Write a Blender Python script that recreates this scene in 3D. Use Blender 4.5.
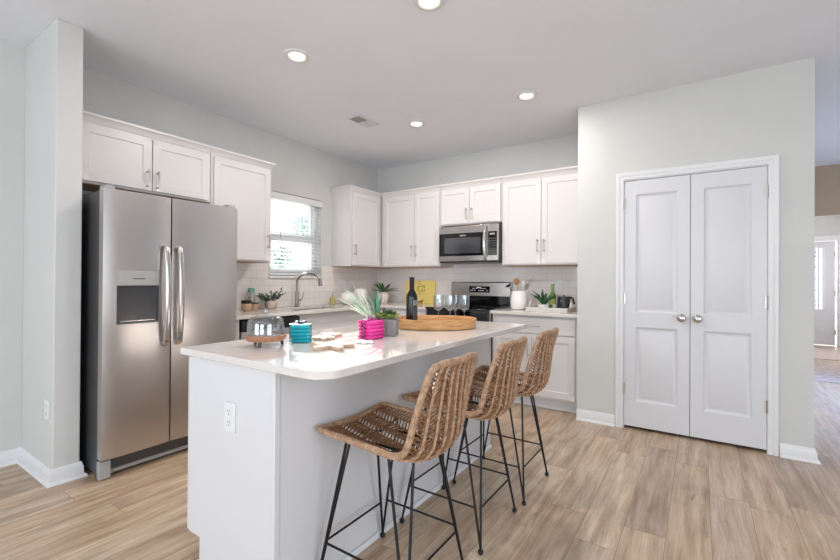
import bpy, bmesh, math, random
from mathutils import Vector, Matrix, Quaternion
S = bpy.context.scene
for o in list(bpy.data.objects): bpy.data.objects.remove(o)
PI = math.pi
col = S.collection
random.seed(7)

# ------------------------------------------------------------------ camera
cam = bpy.data.cameras.new('camera'); co = bpy.data.objects.new('camera', cam); col.objects.link(co); S.camera = co
FOC = 420.185
t_, p_, q_ = math.radians(33.648), math.radians(.248), math.radians(-.365)
r0 = Vector((math.cos(t_), math.sin(t_), 0)); f0 = Vector((-math.sin(t_), math.cos(t_), 0)); z0 = Vector((0, 0, 1))
Fd = f0*math.cos(p_)+z0*math.sin(p_); U0 = -f0*math.sin(p_)+z0*math.cos(p_)
Rr = r0*math.cos(q_)-U0*math.sin(q_); Uu = r0*math.sin(q_)+U0*math.cos(q_)
M = Matrix((Rr, Uu, -Fd)).transposed().to_4x4(); M.translation = Vector((3.74, -4.539, 1.215))
co.matrix_world = M
cam.sensor_width = 36; cam.lens = FOC/840*36; cam.shift_y = -1.956/840; cam.clip_start = .05; cam.clip_end = 200

# ------------------------------------------------------------------ world, sun, daylight, exposure
w = bpy.data.worlds.new('sky'); S.world = w; w.use_nodes = True
bgn = w.node_tree.nodes['Background']; bgn.inputs[0].default_value = (.74, .86, 1, 1); bgn.inputs[1].default_value = 2.2
sun = bpy.data.lights.new('sun', 'SUN'); sun.energy = 24.0; sun.angle = math.radians(.6); sun.color = (1, .96, .9)
so = bpy.data.objects.new('sun', sun); col.objects.link(so)
so.rotation_euler = Vector((1, -.70, -.375)).to_track_quat('-Z', 'Y').to_euler()
def area(name, loc, d, sx, sy, e, c):
    l = bpy.data.lights.new(name, 'AREA'); l.shape = 'RECTANGLE'; l.size = sx; l.size_y = sy; l.energy = e; l.color = c
    o = bpy.data.objects.new(name, l); col.objects.link(o); o.location = loc
    o.rotation_euler = Vector(d).to_track_quat('-Z', 'Z').to_euler()
    return o
# daylight entering through the windows of the room and an added foyer one (each lamp fills one window opening)
area('daylight_rear', (1.75, -7.97, 1.5), (0, 1, 0), 1.9, 1.9, 63, (.84, .92, 1))
area('daylight_rear', (4.75, -7.97, 1.5), (0, 1, 0), 1.9, 1.9, 63, (.84, .92, 1))
area('daylight_patio_door', (6.57, -4.6, 1.15), (-1, 0, 0), 2.4, 2.1, 42, (.88, .94, 1))
area('added_foyer_fill', (6.57, 4.8, 1.5), (-1, 0, 0), 1.2, 1.4, 34, (1, .95, .93))  # added fill at an unseen foyer window, brightens the front door
area('daylight_hall', (6.57, 1.3, 1.5), (-1, 0, -.9), 1.9, 1.3, 60, (.33, .50, 1)).data.spread = math.radians(95)
portal = area('window_portal', (-.18, -1.40, 1.70), (1, 0, 0), .72, .9, 1, (1, 1, 1)); portal.data.cycles.is_portal = True
vs = S.view_settings; vs.view_transform = 'Standard'; vs.look = 'None'; vs.exposure = .09; vs.gamma = 1; vs.use_curve_mapping = False

# ------------------------------------------------------------------ materials
def lin(c): return tuple(((v/255)/12.92 if v/255 <= .04045 else ((v/255+.055)/1.055)**2.4) for v in c)
MT = {}
def mat(name, c, rough=.5, metal=0, **k):
    if name in MT: return MT[name]
    m = bpy.data.materials.new(name); m.use_nodes = True
    b = m.node_tree.nodes['Principled BSDF']
    b.inputs['Base Color'].default_value = (*lin(c), 1); b.inputs['Roughness'].default_value = rough; b.inputs['Metallic'].default_value = metal
    for kk, v in k.items():
        n = kk.replace('_', ' ')
        if n in b.inputs: b.inputs[n].default_value = v
    MT[name] = m; return m
class NT:
    def __init__(s, m): s.t = m.node_tree; s.b = s.t.nodes.get('Principled BSDF')
    def n(s, ty, **k):
        x = s.t.nodes.new(ty)
        for a, v in k.items():
            if a.startswith('i_'):
                key = a[2:]; key = int(key) if key.isdigit() else key.replace('_', ' ')
                x.inputs[key].default_value = v
            else: setattr(x, a, v)
        return x
    def l(s, a, b): s.t.links.new(a, b)
    def math(s, op, a, b=None, c=None):
        x = s.n('ShaderNodeMath', operation=op)
        for i, v in enumerate((a, b, c)):
            if v is None: continue
            if isinstance(v, (int, float)): x.inputs[i].default_value = v
            else: s.l(v, x.inputs[i])
        return x.outputs[0]
    def coord(s): return s.n('ShaderNodeTexCoord').outputs['Object']
    def noise(s, vec, scale, detail=3, rough=.5, sc=None):
        if sc:
            mp = s.n('ShaderNodeMapping'); mp.inputs['Scale'].default_value = sc; s.l(vec, mp.inputs[0]); vec = mp.outputs[0]
        x = s.n('ShaderNodeTexNoise'); x.inputs['Scale'].default_value = scale; x.inputs['Detail'].default_value = detail; x.inputs['Roughness'].default_value = rough
        s.l(vec, x.inputs['Vector']); return x.outputs['Fac']
    def ramp(s, f, st):
        r = s.n('ShaderNodeValToRGB'); e = r.color_ramp.elements
        while len(e) < len(st): e.new(.5)
        for i, (p, c) in enumerate(st): e[i].position = p; e[i].color = (*lin(c), 1) if len(c) == 3 else c
        s.l(f, r.inputs[0]); return r.outputs[0]
    def mix(s, f, a, b, mode='MIX'):
        x = s.n('ShaderNodeMix', data_type='RGBA', blend_type=mode)
        for i, v in ((0, f), (6, a), (7, b)):
            if isinstance(v, (int, float)): x.inputs[i].default_value = v
            elif isinstance(v, tuple): x.inputs[i].default_value = (*lin(v), 1)
            else: s.l(v, x.inputs[i])
        return x.outputs[2]
    def bump(s, h, strength=.1, dist=.01):
        x = s.n('ShaderNodeBump'); x.inputs['Strength'].default_value = strength; x.inputs['Distance'].default_value = dist
        s.l(h, x.inputs['Height']); s.l(x.outputs[0], s.b.inputs['Normal'])
def speck(name, c1, c2, scale, rough, bump=0, sc=None, **k):
    m = mat(name, c1, rough, **k); n = NT(m); f = n.noise(n.coord(), scale, 4, .6, sc)
    n.l(n.ramp(f, [(.3, c1), (.7, c2)]), n.b.inputs['Base Color'])
    if bump: n.bump(f, bump)
    return m

PAINT = speck('wall_paint', (199, 198, 195), (203, 202, 198), 3, .75)
CEIL = speck('ceiling_paint', (230, 231, 236), (233, 234, 239), 3, .85)
HALLDIM = speck('dim_warm_light_paint', (180, 158, 134), (184, 162, 138), 3, .75)  # wall paint with the hall's dim warm light put into the colour
TRIM = mat('white_trim_paint', (219, 218, 218), .35)
CAB = mat('white_cabinet_paint', (213, 208, 206), .32)
ISLP = mat('island_panel_paint', (214, 212, 213), .38)
DOORP = mat('white_door_paint', (208, 207, 209), .38)
NICK = mat('brushed_nickel', (190, 184, 176), .28, 1)
CHROME = mat('chrome', (215, 212, 208), .1, 1)
BLACKG = mat('black_glass', (10, 10, 12), .06)
BLACKP = mat('black_plastic', (22, 22, 24), .35)
BLACKM = mat('black_metal', (20, 20, 21), .42, .3)
DGREY = mat('dark_grey_plastic', (70, 70, 72), .4)
LGREY = mat('light_grey_plastic', (160, 158, 155), .35)
WHITEP = mat('white_plastic', (222, 222, 221), .3)
TAN = mat('raw_cabinet_wood', (190, 150, 112), .6)
CERAM = mat('white_ceramic', (236, 230, 225), .22)
KNOB = mat('satin_nickel_knob', (188, 184, 178), .25, 1)
SHADE = mat('pantry_shade', (12, 11, 11), .8)  # near-black colour in place of the shade inside the pantry

def steel(name, c, rough, axis=2):
    m = mat(name, c, rough, 1); n = NT(m); sc = [1, 1, 1]; sc[axis] = 260
    sc = tuple(v if v > 1 else .8 for v in sc)
    f = n.noise(n.coord(), 1.5, 3, .6, sc)
    x = n.n('ShaderNodeMapRange'); n.l(f, x.inputs[0]); x.inputs[3].default_value = rough-.02; x.inputs[4].default_value = rough+.03
    n.l(x.outputs[0], n.b.inputs['Roughness'])
    f2 = n.noise(n.coord(), 2.2, 2, .5)
    n.bump(f2, .25, .012)
    return m
STEEL = steel('brushed_stainless_steel', (200, 194, 190), .29)
STEEL2 = steel('stainless_steel_trim', (196, 192, 188), .26)
FSIDE = mat('fridge_side_grey', (84, 84, 85), .35, .5)

def make_floor():
    m = mat('oak_plank_floor', (180, 155, 130), .32); n = NT(m)
    sep = n.n('ShaderNodeSeparateXYZ'); n.l(n.coord(), sep.inputs[0]); X, Y = sep.outputs[0], sep.outputs[1]
    xr = n.math('DIVIDE', n.math('SUBTRACT', X, .01), .18); row = n.math('FLOOR', xr); fx = n.math('FRACT', xr)
    wn = n.n('ShaderNodeTexWhiteNoise', noise_dimensions='1D'); n.l(row, wn.inputs['W'])
    yr = n.math('DIVIDE', n.math('ADD', Y, n.math('MULTIPLY', wn.outputs[0], 1.22)), 1.22); cl = n.math('FLOOR', yr); fy = n.math('FRACT', yr)
    cv = n.n('ShaderNodeCombineXYZ'); n.l(row, cv.inputs[0]); n.l(cl, cv.inputs[1])
    w2 = n.n('ShaderNodeTexWhiteNoise', noise_dimensions='2D'); n.l(cv.outputs[0], w2.inputs['Vector']); rnd = w2.outputs[0]
    base = n.ramp(rnd, [(0, (188, 170, 152)), (.3, (214, 192, 166)), (.6, (204, 182, 158)), (.8, (222, 204, 180)), (1, (196, 180, 164))])
    off = n.n('ShaderNodeCombineXYZ'); n.l(n.math('MULTIPLY', rnd, 37.), off.inputs[0]); n.l(n.math('MULTIPLY', rnd, 91.), off.inputs[1])
    va = n.n('ShaderNodeVectorMath', operation='ADD'); n.l(n.coord(), va.inputs[0]); n.l(off.outputs[0], va.inputs[1]); P = va.outputs[0]
    dn = n.n('ShaderNodeTexNoise'); dn.inputs['Scale'].default_value = 2.2; n.l(P, dn.inputs['Vector']); dv = n.n('ShaderNodeVectorMath', operation='MULTIPLY_ADD'); n.l(dn.outputs['Color'], dv.inputs[0]); dv.inputs[1].default_value = (.045, .06, 0); n.l(P, dv.inputs[2]); P = dv.outputs[0]
    g1 = n.noise(P, 8, 8, .62, (2.6, .20, 1)); g2 = n.noise(P, 3.0, 6, .68, (1.5, .8, 1)); g3 = n.noise(P, 55, 6, .7, (2.4, .09, 1))
    c = n.mix(n.ramp(g1, [(.35, (0, 0, 0)), (.68, (255, 255, 255))]), n.mix(1., base, (198, 182, 166), 'MULTIPLY'), base)
    c = n.mix(n.ramp(g2, [(.5, (0, 0, 0)), (.75, (190, 190, 190))]), c, n.mix(1., c, (180, 182, 186), 'MULTIPLY'))
    c = n.mix(n.ramp(g3, [(.36, (150, 150, 150)), (.58, (0, 0, 0))]), c, n.mix(1., c, (198, 182, 168), 'MULTIPLY'))
    kn = n.noise(P, 5, 6, .74, (2.4, .8, 1))
    c = n.mix(n.ramp(kn, [(.63, (0, 0, 0)), (.72, (225, 225, 225))]), c, (92, 76, 66))
    ex = n.math('MINIMUM', fx, n.math('SUBTRACT', 1., fx)); ey = n.math('MULTIPLY', n.math('MINIMUM', fy, n.math('SUBTRACT', 1., fy)), 6.8)
    ed = n.math('MINIMUM', ex, ey); e = n.math('LESS_THAN', ed, .009)
    c = n.mix(n.math('MULTIPLY', e, .55), c, (92, 74, 60)); n.l(c, n.b.inputs['Base Color'])
    rr = n.n('ShaderNodeMapRange'); n.l(g1, rr.inputs[0]); rr.inputs[3].default_value = .24; rr.inputs[4].default_value = .4; n.l(rr.outputs[0], n.b.inputs['Roughness'])
    h = n.math('SUBTRACT', n.math('MULTIPLY', g3, .12), n.math('MULTIPLY', e, 1.)); n.bump(h, .25, .002)
    return m
FLOORM = make_floor()
def make_quartz():
    m = mat('white_quartz', (212, 206, 202), .09); n = NT(m); P = n.coord()
    f = n.noise(P, 5, 6, .65); f2 = n.noise(P, 60, 2, .5)
    c = n.ramp(f, [(.3, (206, 197, 191)), (.5, (217, 210, 205)), (.7, (210, 201, 195))]); c = n.mix(n.ramp(f2, [(.6, (0, 0, 0)), (.7, (60, 60, 60))]), c, (188, 178, 170))
    n.l(c, n.b.inputs['Base Color']); return m
QUARTZ = make_quartz()
def make_tile(name, swap):
    m = mat(name, (228, 220, 214), .1); n = NT(m)
    sep = n.n('ShaderNodeSeparateXYZ'); n.l(n.coord(), sep.inputs[0]); cv = n.n('ShaderNodeCombineXYZ')
    n.l(sep.outputs[swap], cv.inputs[0]); n.l(n.math('SUBTRACT', sep.outputs[2], .914), cv.inputs[1])
    br = n.n('ShaderNodeTexBrick', offset=.5); n.l(cv.outputs[0], br.inputs['Vector'])
    br.inputs['Scale'].default_value = 1; br.inputs['Brick Width'].default_value = .153; br.inputs['Row Height'].default_value = .0765
    br.inputs['Mortar Size'].default_value = .0022; br.inputs['Mortar Smooth'].default_value = .3
    br.inputs['Color1'].default_value = (*lin((232, 225, 220)), 1); br.inputs['Color2'].default_value = (*lin((227, 219, 214)), 1); br.inputs['Mortar'].default_value = (*lin((210, 202, 198)), 1)
    n.l(br.outputs[0], n.b.inputs['Base Color'])
    h = n.math('ADD', n.math('MULTIPLY', br.outputs['Fac'], -1.), n.math('MULTIPLY', n.noise(n.coord(), 9, 2, .5), .8)); n.bump(h, .5, .003)
    rr = n.math('MULTIPLY_ADD', br.outputs['Fac'], .5, .09); n.l(rr, n.b.inputs['Roughness'])
    return m
TILEL = make_tile('subway_tile_side', 1); TILEB = make_tile('subway_tile_back', 0)
def glass(name, tint=(1, 1, 1), f=1.):
    m = bpy.data.materials.new(name); m.use_nodes = True; t = m.node_tree; t.nodes.clear()
    o = t.nodes.new('ShaderNodeOutputMaterial'); mx = t.nodes.new('ShaderNodeMixShader'); tr = t.nodes.new('ShaderNodeBsdfTransparent'); gl = t.nodes.new('ShaderNodeBsdfGlossy')
    lw = t.nodes.new('ShaderNodeLayerWeight'); pw = t.nodes.new('ShaderNodeMath'); pw.operation = 'POWER'; pw.inputs[1].default_value = 4
    mu = t.nodes.new('ShaderNodeMath'); mu.operation = 'MULTIPLY_ADD'; mu.inputs[1].default_value = .8; mu.inputs[2].default_value = .04*f; mu.use_clamp = True
    tr.inputs[0].default_value = (*tint, 1); gl.inputs['Roughness'].default_value = .02
    t.links.new(lw.outputs['Facing'], pw.inputs[0]); t.links.new(pw.outputs[0], mu.inputs[0]); t.links.new(mu.outputs[0], mx.inputs[0]); t.links.new(tr.outputs[0], mx.inputs[1]); t.links.new(gl.outputs[0], mx.inputs[2]); t.links.new(mx.outputs[0], o.inputs[0])
    MT[name] = m; return m
PANE = glass('window_glass', (.97, .985, 1)); CLEAR = glass('clear_glass', (.95, .97, .975), 3.5); 
def emit(name, c, e):
    m = mat(name, c, .5); b = m.node_tree.nodes['Principled BSDF']; b.inputs['Emission Color'].default_value = (*lin(c), 1); b.inputs['Emission Strength'].default_value = e; return m
def rattan():
    m = mat('wrapped_rattan', (176, 136, 98), .55); n = NT(m); f = n.noise(n.coord(), 60, 3, .6)
    n.l(n.ramp(f, [(.3, (132, 98, 74)), (.5, (166, 131, 102)), (.72, (190, 158, 128))]), n.b.inputs['Base Color'])
    wv = n.noise(n.coord(), 260, 1, .5); n.bump(wv, .5, .002); return m
RATT = rattan()
RATT2 = speck('shaded_rattan_strand', (96, 62, 38), (150, 108, 72), 70, .55, .3)  # darker than the ribs: shade of the weave put into the strand colour

# ------------------------------------------------------------------ mesh helpers
class MB:
    def __init__(s): s.v = []; s.f = []
    def add(s, vs_, fs):
        k = len(s.v); s.v += [tuple(a) for a in vs_]; s.f += [tuple(i+k for i in f) for f in fs]; return s
    def box(s, x0, x1, y0, y1, z0_, z1):
        v = [(x, y, z) for z in (z0_, z1) for y in (y0, y1) for x in (x0, x1)]
        return s.add(v, [(0, 2, 3, 1), (4, 5, 7, 6), (0, 1, 5, 4), (2, 6, 7, 3), (0, 4, 6, 2), (1, 3, 7, 5)])
    def tube(s, pts, r, n=8, closed=False, cap=True, flat=None):
        P = [Vector(p) for p in pts]; m = len(P); R = r if isinstance(r, (list, tuple)) else [r]*m
        T = []
        for i in range(m):
            a = P[(i-1) % m] if (closed or i > 0) else P[i]; b = P[(i+1) % m] if (closed or i < m-1) else P[i]
            d = (b-a); T.append(d.normalized() if d.length > 1e-9 else Vector((0, 0, 1)))
        up = Vector((0, 0, 1)) if abs(T[0].z) < .9 else Vector((1, 0, 0))
        N = (up-T[0]*up.dot(T[0])).normalized(); vs_ = []
        for i in range(m):
            if i: N = (N-T[i]*N.dot(T[i])); N = N.normalized() if N.length > 1e-6 else Vector((1, 0, 0))
            B = T[i].cross(N)
            for k in range(n):
                a = 2*PI*k/n; vs_.append(P[i]+(N*math.cos(a)*(flat or 1)+B*math.sin(a))*R[i])
        fs = []
        for i in range(m if closed else m-1):
            j = (i+1) % m
            for k in range(n): fs.append((i*n+k, i*n+(k+1) % n, j*n+(k+1) % n, j*n+k))
        if cap and not closed: fs.append(tuple(range(n))[::-1]); fs.append(tuple((m-1)*n+k for k in range(n)))
        return s.add(vs_, fs)
    def lathe(s, prof, c=(0, 0, 0), n=32, axis='z', sx=1, sy=1):
        vs_ = []; fs = []; m = len(prof)
        for (r, h) in prof:
            for k in range(n):
                a = 2*PI*k/n; x, y = max(r, 1e-5)*math.cos(a)*sx, max(r, 1e-5)*math.sin(a)*sy
                if axis == 'z': p = (c[0]+x, c[1]+y, c[2]+h)
                elif axis == 'y': p = (c[0]+x, c[1]-h, c[2]+y)
                else: p = (c[0]+h, c[1]+x, c[2]+y)
                vs_.append(p)
        for i in range(m-1):
            for k in range(n): fs.append((i*n+k, i*n+(k+1) % n, (i+1)*n+(k+1) % n, (i+1)*n+k))
        if prof[0][0] > 1e-4: fs.append(tuple(range(n))[::-1])
        if prof[-1][0] > 1e-4: fs.append(tuple((m-1)*n+k for k in range(n)))
        return s.add(vs_, fs)
    def prism(s, poly, h0, h1, plane='xy'):
        n = len(poly)
        def P(a, b, h): return (a, b, h) if plane == 'xy' else ((a, h, b) if plane == 'xz' else (h, a, b))
        vs_ = [P(a, b, h0) for a, b in poly]+[P(a, b, h1) for a, b in poly]
        fs = [tuple(range(n))[::-1], tuple(range(n, 2*n))]+[(i, (i+1) % n, n+(i+1) % n, n+i) for i in range(n)]
        return s.add(vs_, fs)
    def ball(s, c, rx, ry=None, rz=None, n=16, m=10):
        ry = ry or rx; rz = rz or rx
        k0 = len(s.v); pr = [(math.sin(PI*i/m), -math.cos(PI*i/m)) for i in range(m+1)]
        s.lathe([(max(a, 1e-4), b) for a, b in pr], (0, 0, 0), n)
        for i in range(k0, len(s.v)):
            x, y, z = s.v[i]; s.v[i] = (c[0]+x*rx, c[1]+y*ry, c[2]+z*rz)
        return s
    # a panel whose front faces -y: x0..x1, z0..z1, front yf, back yb; rectangular fields sunk or raised by prof = [(inset, dy), ...]
    def slab(s, x0, x1, za, zb, yf, yb, holes=(), prof=(), openh=False):
        xs = sorted({x0, x1, *[h[0] for h in holes], *[h[1] for h in holes]}); zs = sorted({za, zb, *[h[2] for h in holes], *[h[3] for h in holes]})
        def inh(x, z): return any(h[0] < x < h[1] and h[2] < z < h[3] for h in holes)
        for i in range(len(xs)-1):
            for j in range(len(zs)-1):
                if inh((xs[i]+xs[i+1])/2, (zs[j]+zs[j+1])/2): continue
                s.add([(xs[i], yf, zs[j]), (xs[i+1], yf, zs[j]), (xs[i+1], yf, zs[j+1]), (xs[i], yf, zs[j+1])], [(0, 1, 2, 3)])
        for a, b, c, d in holes:
            pr = [(0, 0)]+list(prof)
            rings = [[(a+k, yf+y, c+k), (b-k, yf+y, c+k), (b-k, yf+y, d-k), (a+k, yf+y, d-k)] for k, y in pr]
            for r1, r2 in zip(rings, rings[1:]):
                s.add(r1+r2, [(q, (q+1) % 4, 4+(q+1) % 4, 4+q) for q in range(4)])
            if not openh: s.add(rings[-1], [(0, 1, 2, 3)])
        s.add([(x0, yf, za), (x1, yf, za), (x1, yf, zb), (x0, yf, zb), (x0, yb, za), (x1, yb, za), (x1, yb, zb), (x0, yb, zb)],
              [(0, 4, 5, 1), (1, 5, 6, 2), (2, 6, 7, 3), (3, 7, 4, 0)]+([] if openh else [(4, 7, 6, 5)]))
        return s
    def xf(s, mtx, k0=0):
        for i in range(k0, len(s.v)): s.v[i] = tuple(mtx @ Vector(s.v[i]))
        return s
    def build(s, name, m, parent=None, bevel=0, seg=2, smooth=35, label=None, merge=True):
        me = bpy.data.meshes.new(name); bm = bmesh.new()
        vv = [bm.verts.new(p) for p in s.v]
        for f in s.f:
            try: bm.faces.new([vv[i] for i in f])
            except ValueError: pass
        if merge: bmesh.ops.remove_doubles(bm, verts=bm.verts, dist=1e-5)
        bmesh.ops.recalc_face_normals(bm, faces=bm.faces)
        bm.to_mesh(me); bm.free()
        for p in me.polygons: p.use_smooth = True
        me.set_sharp_from_angle(angle=math.radians(smooth)); me.materials.append(m)
        o = bpy.data.objects.new(name, me); col.objects.link(o); o.parent = parent
        if bevel:
            b = o.modifiers.new('bevel', 'BEVEL'); b.width = bevel; b.segments = seg; b.limit_method = 'ANGLE'; b.angle_limit = math.radians(50)
        if label: o['label'] = label
        return o
def tag(o, label, cat, group=None, kind=None):
    o['label'] = label; o['category'] = cat
    if group: o['group'] = group
    if kind: o['kind'] = kind
    return o
def struct(o, label=None):
    o['kind'] = 'structure'
    if label: o['label'] = label
    return o
def thing(name, label, cat, loc=(0, 0, 0), rz=0, group=None):
    o = bpy.data.objects.new(name, None); col.objects.link(o); o.empty_display_size = .05
    o.location = loc; o.rotation_euler = (0, 0, rz); return tag(o, label, cat, group)
def copy_tree(o, parent=None):
    c = o.copy(); col.objects.link(c); c.parent = parent
    for ch in list(o.children): copy_tree(ch, c)
    return c
def smooth_path(pts, n=8, closed=False):
    P = [Vector(p) for p in pts]; m = len(P); out = []
    for i in range(m if closed else m-1):
        g = (lambda k: P[k % m]) if closed else (lambda k: P[max(0, min(m-1, k))])
        a, b, c, d = g(i-1), g(i), g(i+1), g(i+2)
        for k in range(n):
            t = k/n; out.append(.5*((2*b)+(c-a)*t+(2*a-5*b+4*c-d)*t*t+(3*b-a-3*c+d)*t**3))
    if not closed: out.append(P[-1])
    return out
def leaf(mb, base, d, L, W, droop=.3, n=7, fold=.25, th=.0012):
    d = Vector(d).normalized(); side = d.cross(Vector((0, 0, 1))); side = side.normalized() if side.length > .05 else Vector((1, 0, 0))
    p = Vector(base); rows = []
    for i in range(n+1):
        t = i/n; wd = W*(math.sin(PI*min(1, t*.86+.14))**.7)*(1 if t < .999 else 0); up = side.cross(d).normalized()
        c = p.copy(); rows.append([c-side*wd/2+up*wd*fold, c-up*th, c+side*wd/2+up*wd*fold, c+up*th])
        d = (d+Vector((0, 0, -droop/n*1.2))).normalized(); p = p+d*(L/n)
        side = side-d*side.dot(d); side.normalize()
    vs_ = [q for r in rows for q in r]; fs = []
    for i in range(n):
        for k in range(4): fs.append((i*4+k, i*4+(k+1) % 4, i*4+4+(k+1) % 4, i*4+4+k))
    fs.append((0, 1, 2, 3)); mb.add(vs_, fs)

# ------------------------------------------------------------------ the setting
H = 2.745
YR = -8.0; XR = 6.6; YF = 6.5
struct(MB().box(-.0, XR+.15, YR-.15, YF+.15, -.1, 0).build('floor', FLOORM), 'wood plank floor')
struct(MB().box(-.15, XR+.15, YR-.15, YF+.15, H, H+.12).build('ceiling', CEIL), 'flat painted ceiling')
WY0, WY1, WZ0, WZ1 = -1.76, -1.04, 1.25, 2.145
m = MB().box(-.15, 0, YR-.15, WY0, -.1, H).box(-.15, 0, WY1, .15, -.1, H).box(-.15, 0, WY0, WY1, -.1, WZ0).box(-.15, 0, WY0, WY1, WZ1, H)
struct(m.build('wall_left', PAINT))
struct(MB().box(0, 4.27, 0, .14, -.1, H).build('wall_back', PAINT))
struct(MB().box(.0005, .587, -3.676, -3.544, 0, H).build('wall_fridge', PAINT, bevel=.006), 'short wall stub beside the fridge')
# pantry
PX0, PX1, PY = 2.844, 4.387, -.69
DX0, DX1, DZ = 3.205, 4.152, 2.055
m = MB().box(PX0, DX0, PY, PY+.115, 0, H).box(DX1, PX1, PY, PY+.115, 0, H).box(DX0, DX1, PY, PY+.115, DZ, H)
m.box(PX0, PX0+.115, PY+.115, 0, 0, H)
struct(m.build('wall_pantry', PAINT))
struct(MB().box(4.272, PX1, PY+.115, YF, 0, H).build('wall_hall', PAINT))
m = MB()
ops = [(-5.85, -3.35, .04, 2.15), (.3, 2.3, .8, 2.2), (4.15, 5.45, .8, 2.2)]; y = YR-.15
for a, b, c, d in ops:
    m.box(XR, XR+.15, y, a, 0, H); m.box(XR, XR+.15, a, b, 0, c); m.box(XR, XR+.15, a, b, d, H); y = b
m.box(XR, XR+.15, y, YF+.15, 0, H); struct(m.build('wall_right', PAINT))
m = MB(); x = 0
for a, b in ((.75, 2.75), (3.75, 5.75)):
    m.box(x, a, YR-.15, YR, 0, H); m.box(a, b, YR-.15, YR, 0, .5); m.box(a, b, YR-.15, YR, 2.5, H); x = b
m.box(x, XR, YR-.15, YR, 0, H); struct(m.build('wall_rear', PAINT))
m = MB().box(PX1, 4.93, YF, YF+.15, 0, H).box(5.945, XR, YF, YF+.15, 0, H).box(4.93, 5.945, YF, YF+.15, 2.04, H)
struct(m.build('wall_front', PAINT))
struct(MB().box(PX1, XR, 2.96, 3.08, 2.10, H).build('wall_header', HALLDIM), 'header over the hall opening, dim warm light put into its colour')
# window frames for openings behind the camera and along the hall
def frame_x(name, x, a, b, c, d, k, mull):
    m = MB().box(x-.03, x+.03, a, a+.05, c, d).box(x-.03, x+.03, b-.05, b, c, d).box(x-.03, x+.03, a+.05, b-.05, c, c+.05).box(x-.03, x+.03, a+.05, b-.05, d-.05, d)
    for i in range(1, mull+1):
        y = a+(b-a)*i/(mull+1); m.box(x-.025, x+.025, y-.03, y+.03, c+.05, d-.05)
    return struct(m.build(name, TRIM))
frame_x('window_2', XR+.1, -5.85, -3.35, .04, 2.15, 1, 1); frame_x('window_3', XR+.1, .3, 2.3, .8, 2.2, 1, 1); frame_x('added_foyer_window', XR+.1, 4.15, 5.45, .8, 2.2, 1, 0)  # the foyer window is an unseen addition that goes with its fill lamp
for nm, a, b in (('window_4', .75, 2.75), ('window_5', 3.75, 5.75)):
    y = YR-.1; m = MB().box(a, a+.05, y-.03, y+.03, .5, 2.5).box(b-.05, b, y-.03, y+.03, .5, 2.5).box(a+.05, b-.05, y-.03, y+.03, .5, .55).box(a+.05, b-.05, y-.03, y+.03, 2.45, 2.5).box((a+b)/2-.03, (a+b)/2+.03, y-.025, y+.025, .55, 2.45).box(a+.05, b-.05, y-.02, y+.02, 1.48, 1.53)
    struct(m.build(nm, TRIM))
# baseboards
def base(name, pts, side=1, h=.092):   # profile swept along a mitred path; side=1: the room is on the right of the path
    pr = [(0, 0), (.03, 0), (.03, .008), (.024, .017), (.015, .020), (.015, h-.028), (.011, h-.018), (.009, h-.006), (.005, h), (0, h)]
    P = [Vector((*p, 0)) for p in pts]; N = []
    for a, b in zip(P, P[1:]): d = (b-a).normalized(); N.append(Vector((d.y, -d.x, 0))*side)
    off = [N[0]]+[(N[k]+N[k+1]) for k in range(len(N)-1)]+[N[-1]]; n = len(pr); m = MB()
    fs = [tuple(range(n)), tuple(range((len(P)-1)*n, len(P)*n))]
    for k in range(len(P)-1): fs += [(k*n+i, k*n+(i+1) % n, (k+1)*n+(i+1) % n, (k+1)*n+i) for i in range(n)]
    m.add([tuple(p+o*u+Vector((0, 0, v))) for p, o in zip(P, off) for u, v in pr], fs); return struct(m.build(name, TRIM))
base('baseboard_left', [(0, YR), (0, -3.676), (.587, -3.676), (.587, -3.544), (.40, -3.544)], 1)
base('baseboard_pantry_left', [(PX0, PY), (3.152, PY)])
base('baseboard_pantry_right', [(4.208, PY), (PX1, PY), (PX1, YF), (4.86, YF)])
base('baseboard_front', [(6.02, YF), (XR, YF), (XR, -3.3)])
base('baseboard_right', [(XR, -5.9), (XR, YR), (0, YR)])
# kitchen window
m = MB(); x0, x1 = -.13, -.07
for a, b, c, d in ((WY0, WY0+.05, WZ0, WZ1), (WY1-.05, WY1, WZ0, WZ1), (WY0+.05, WY1-.05, WZ0, WZ0+.05), (WY0+.05, WY1-.05, WZ1-.05, WZ1), (WY0+.05, WY1-.05, 1.655, 1.70)): m.box(x0, x1, a, b, c, d)
for c, d, xx in ((1.30, 1.655, -.09), (1.70, 2.095, -.11)):
    m.box(xx-.015, xx+.015, WY0+.05, WY0+.085, c, d); m.box(xx-.015, xx+.015, WY1-.085, WY1-.05, c, d); m.box(xx-.015, xx+.015, WY0+.085, WY1-.085, c, c+.03); m.box(xx-.015, xx+.015, WY0+.085, WY1-.085, d-.025, d)
win = struct(m.build('window_1', TRIM), 'kitchen window over the sink')
MB().box(-.092, -.088, WY0+.085, WY1-.085, 1.33, 1.63).build('glass', PANE, win)
MB().box(-.112, -.108, WY0+.085, WY1-.085, 1.73, 2.07).build('glass', PANE, win)
MB().box(-.07, .028, WY0-.02, WY1+.02, 1.222, 1.249).build('window_sill', TRIM, win, bevel=.004)
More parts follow.
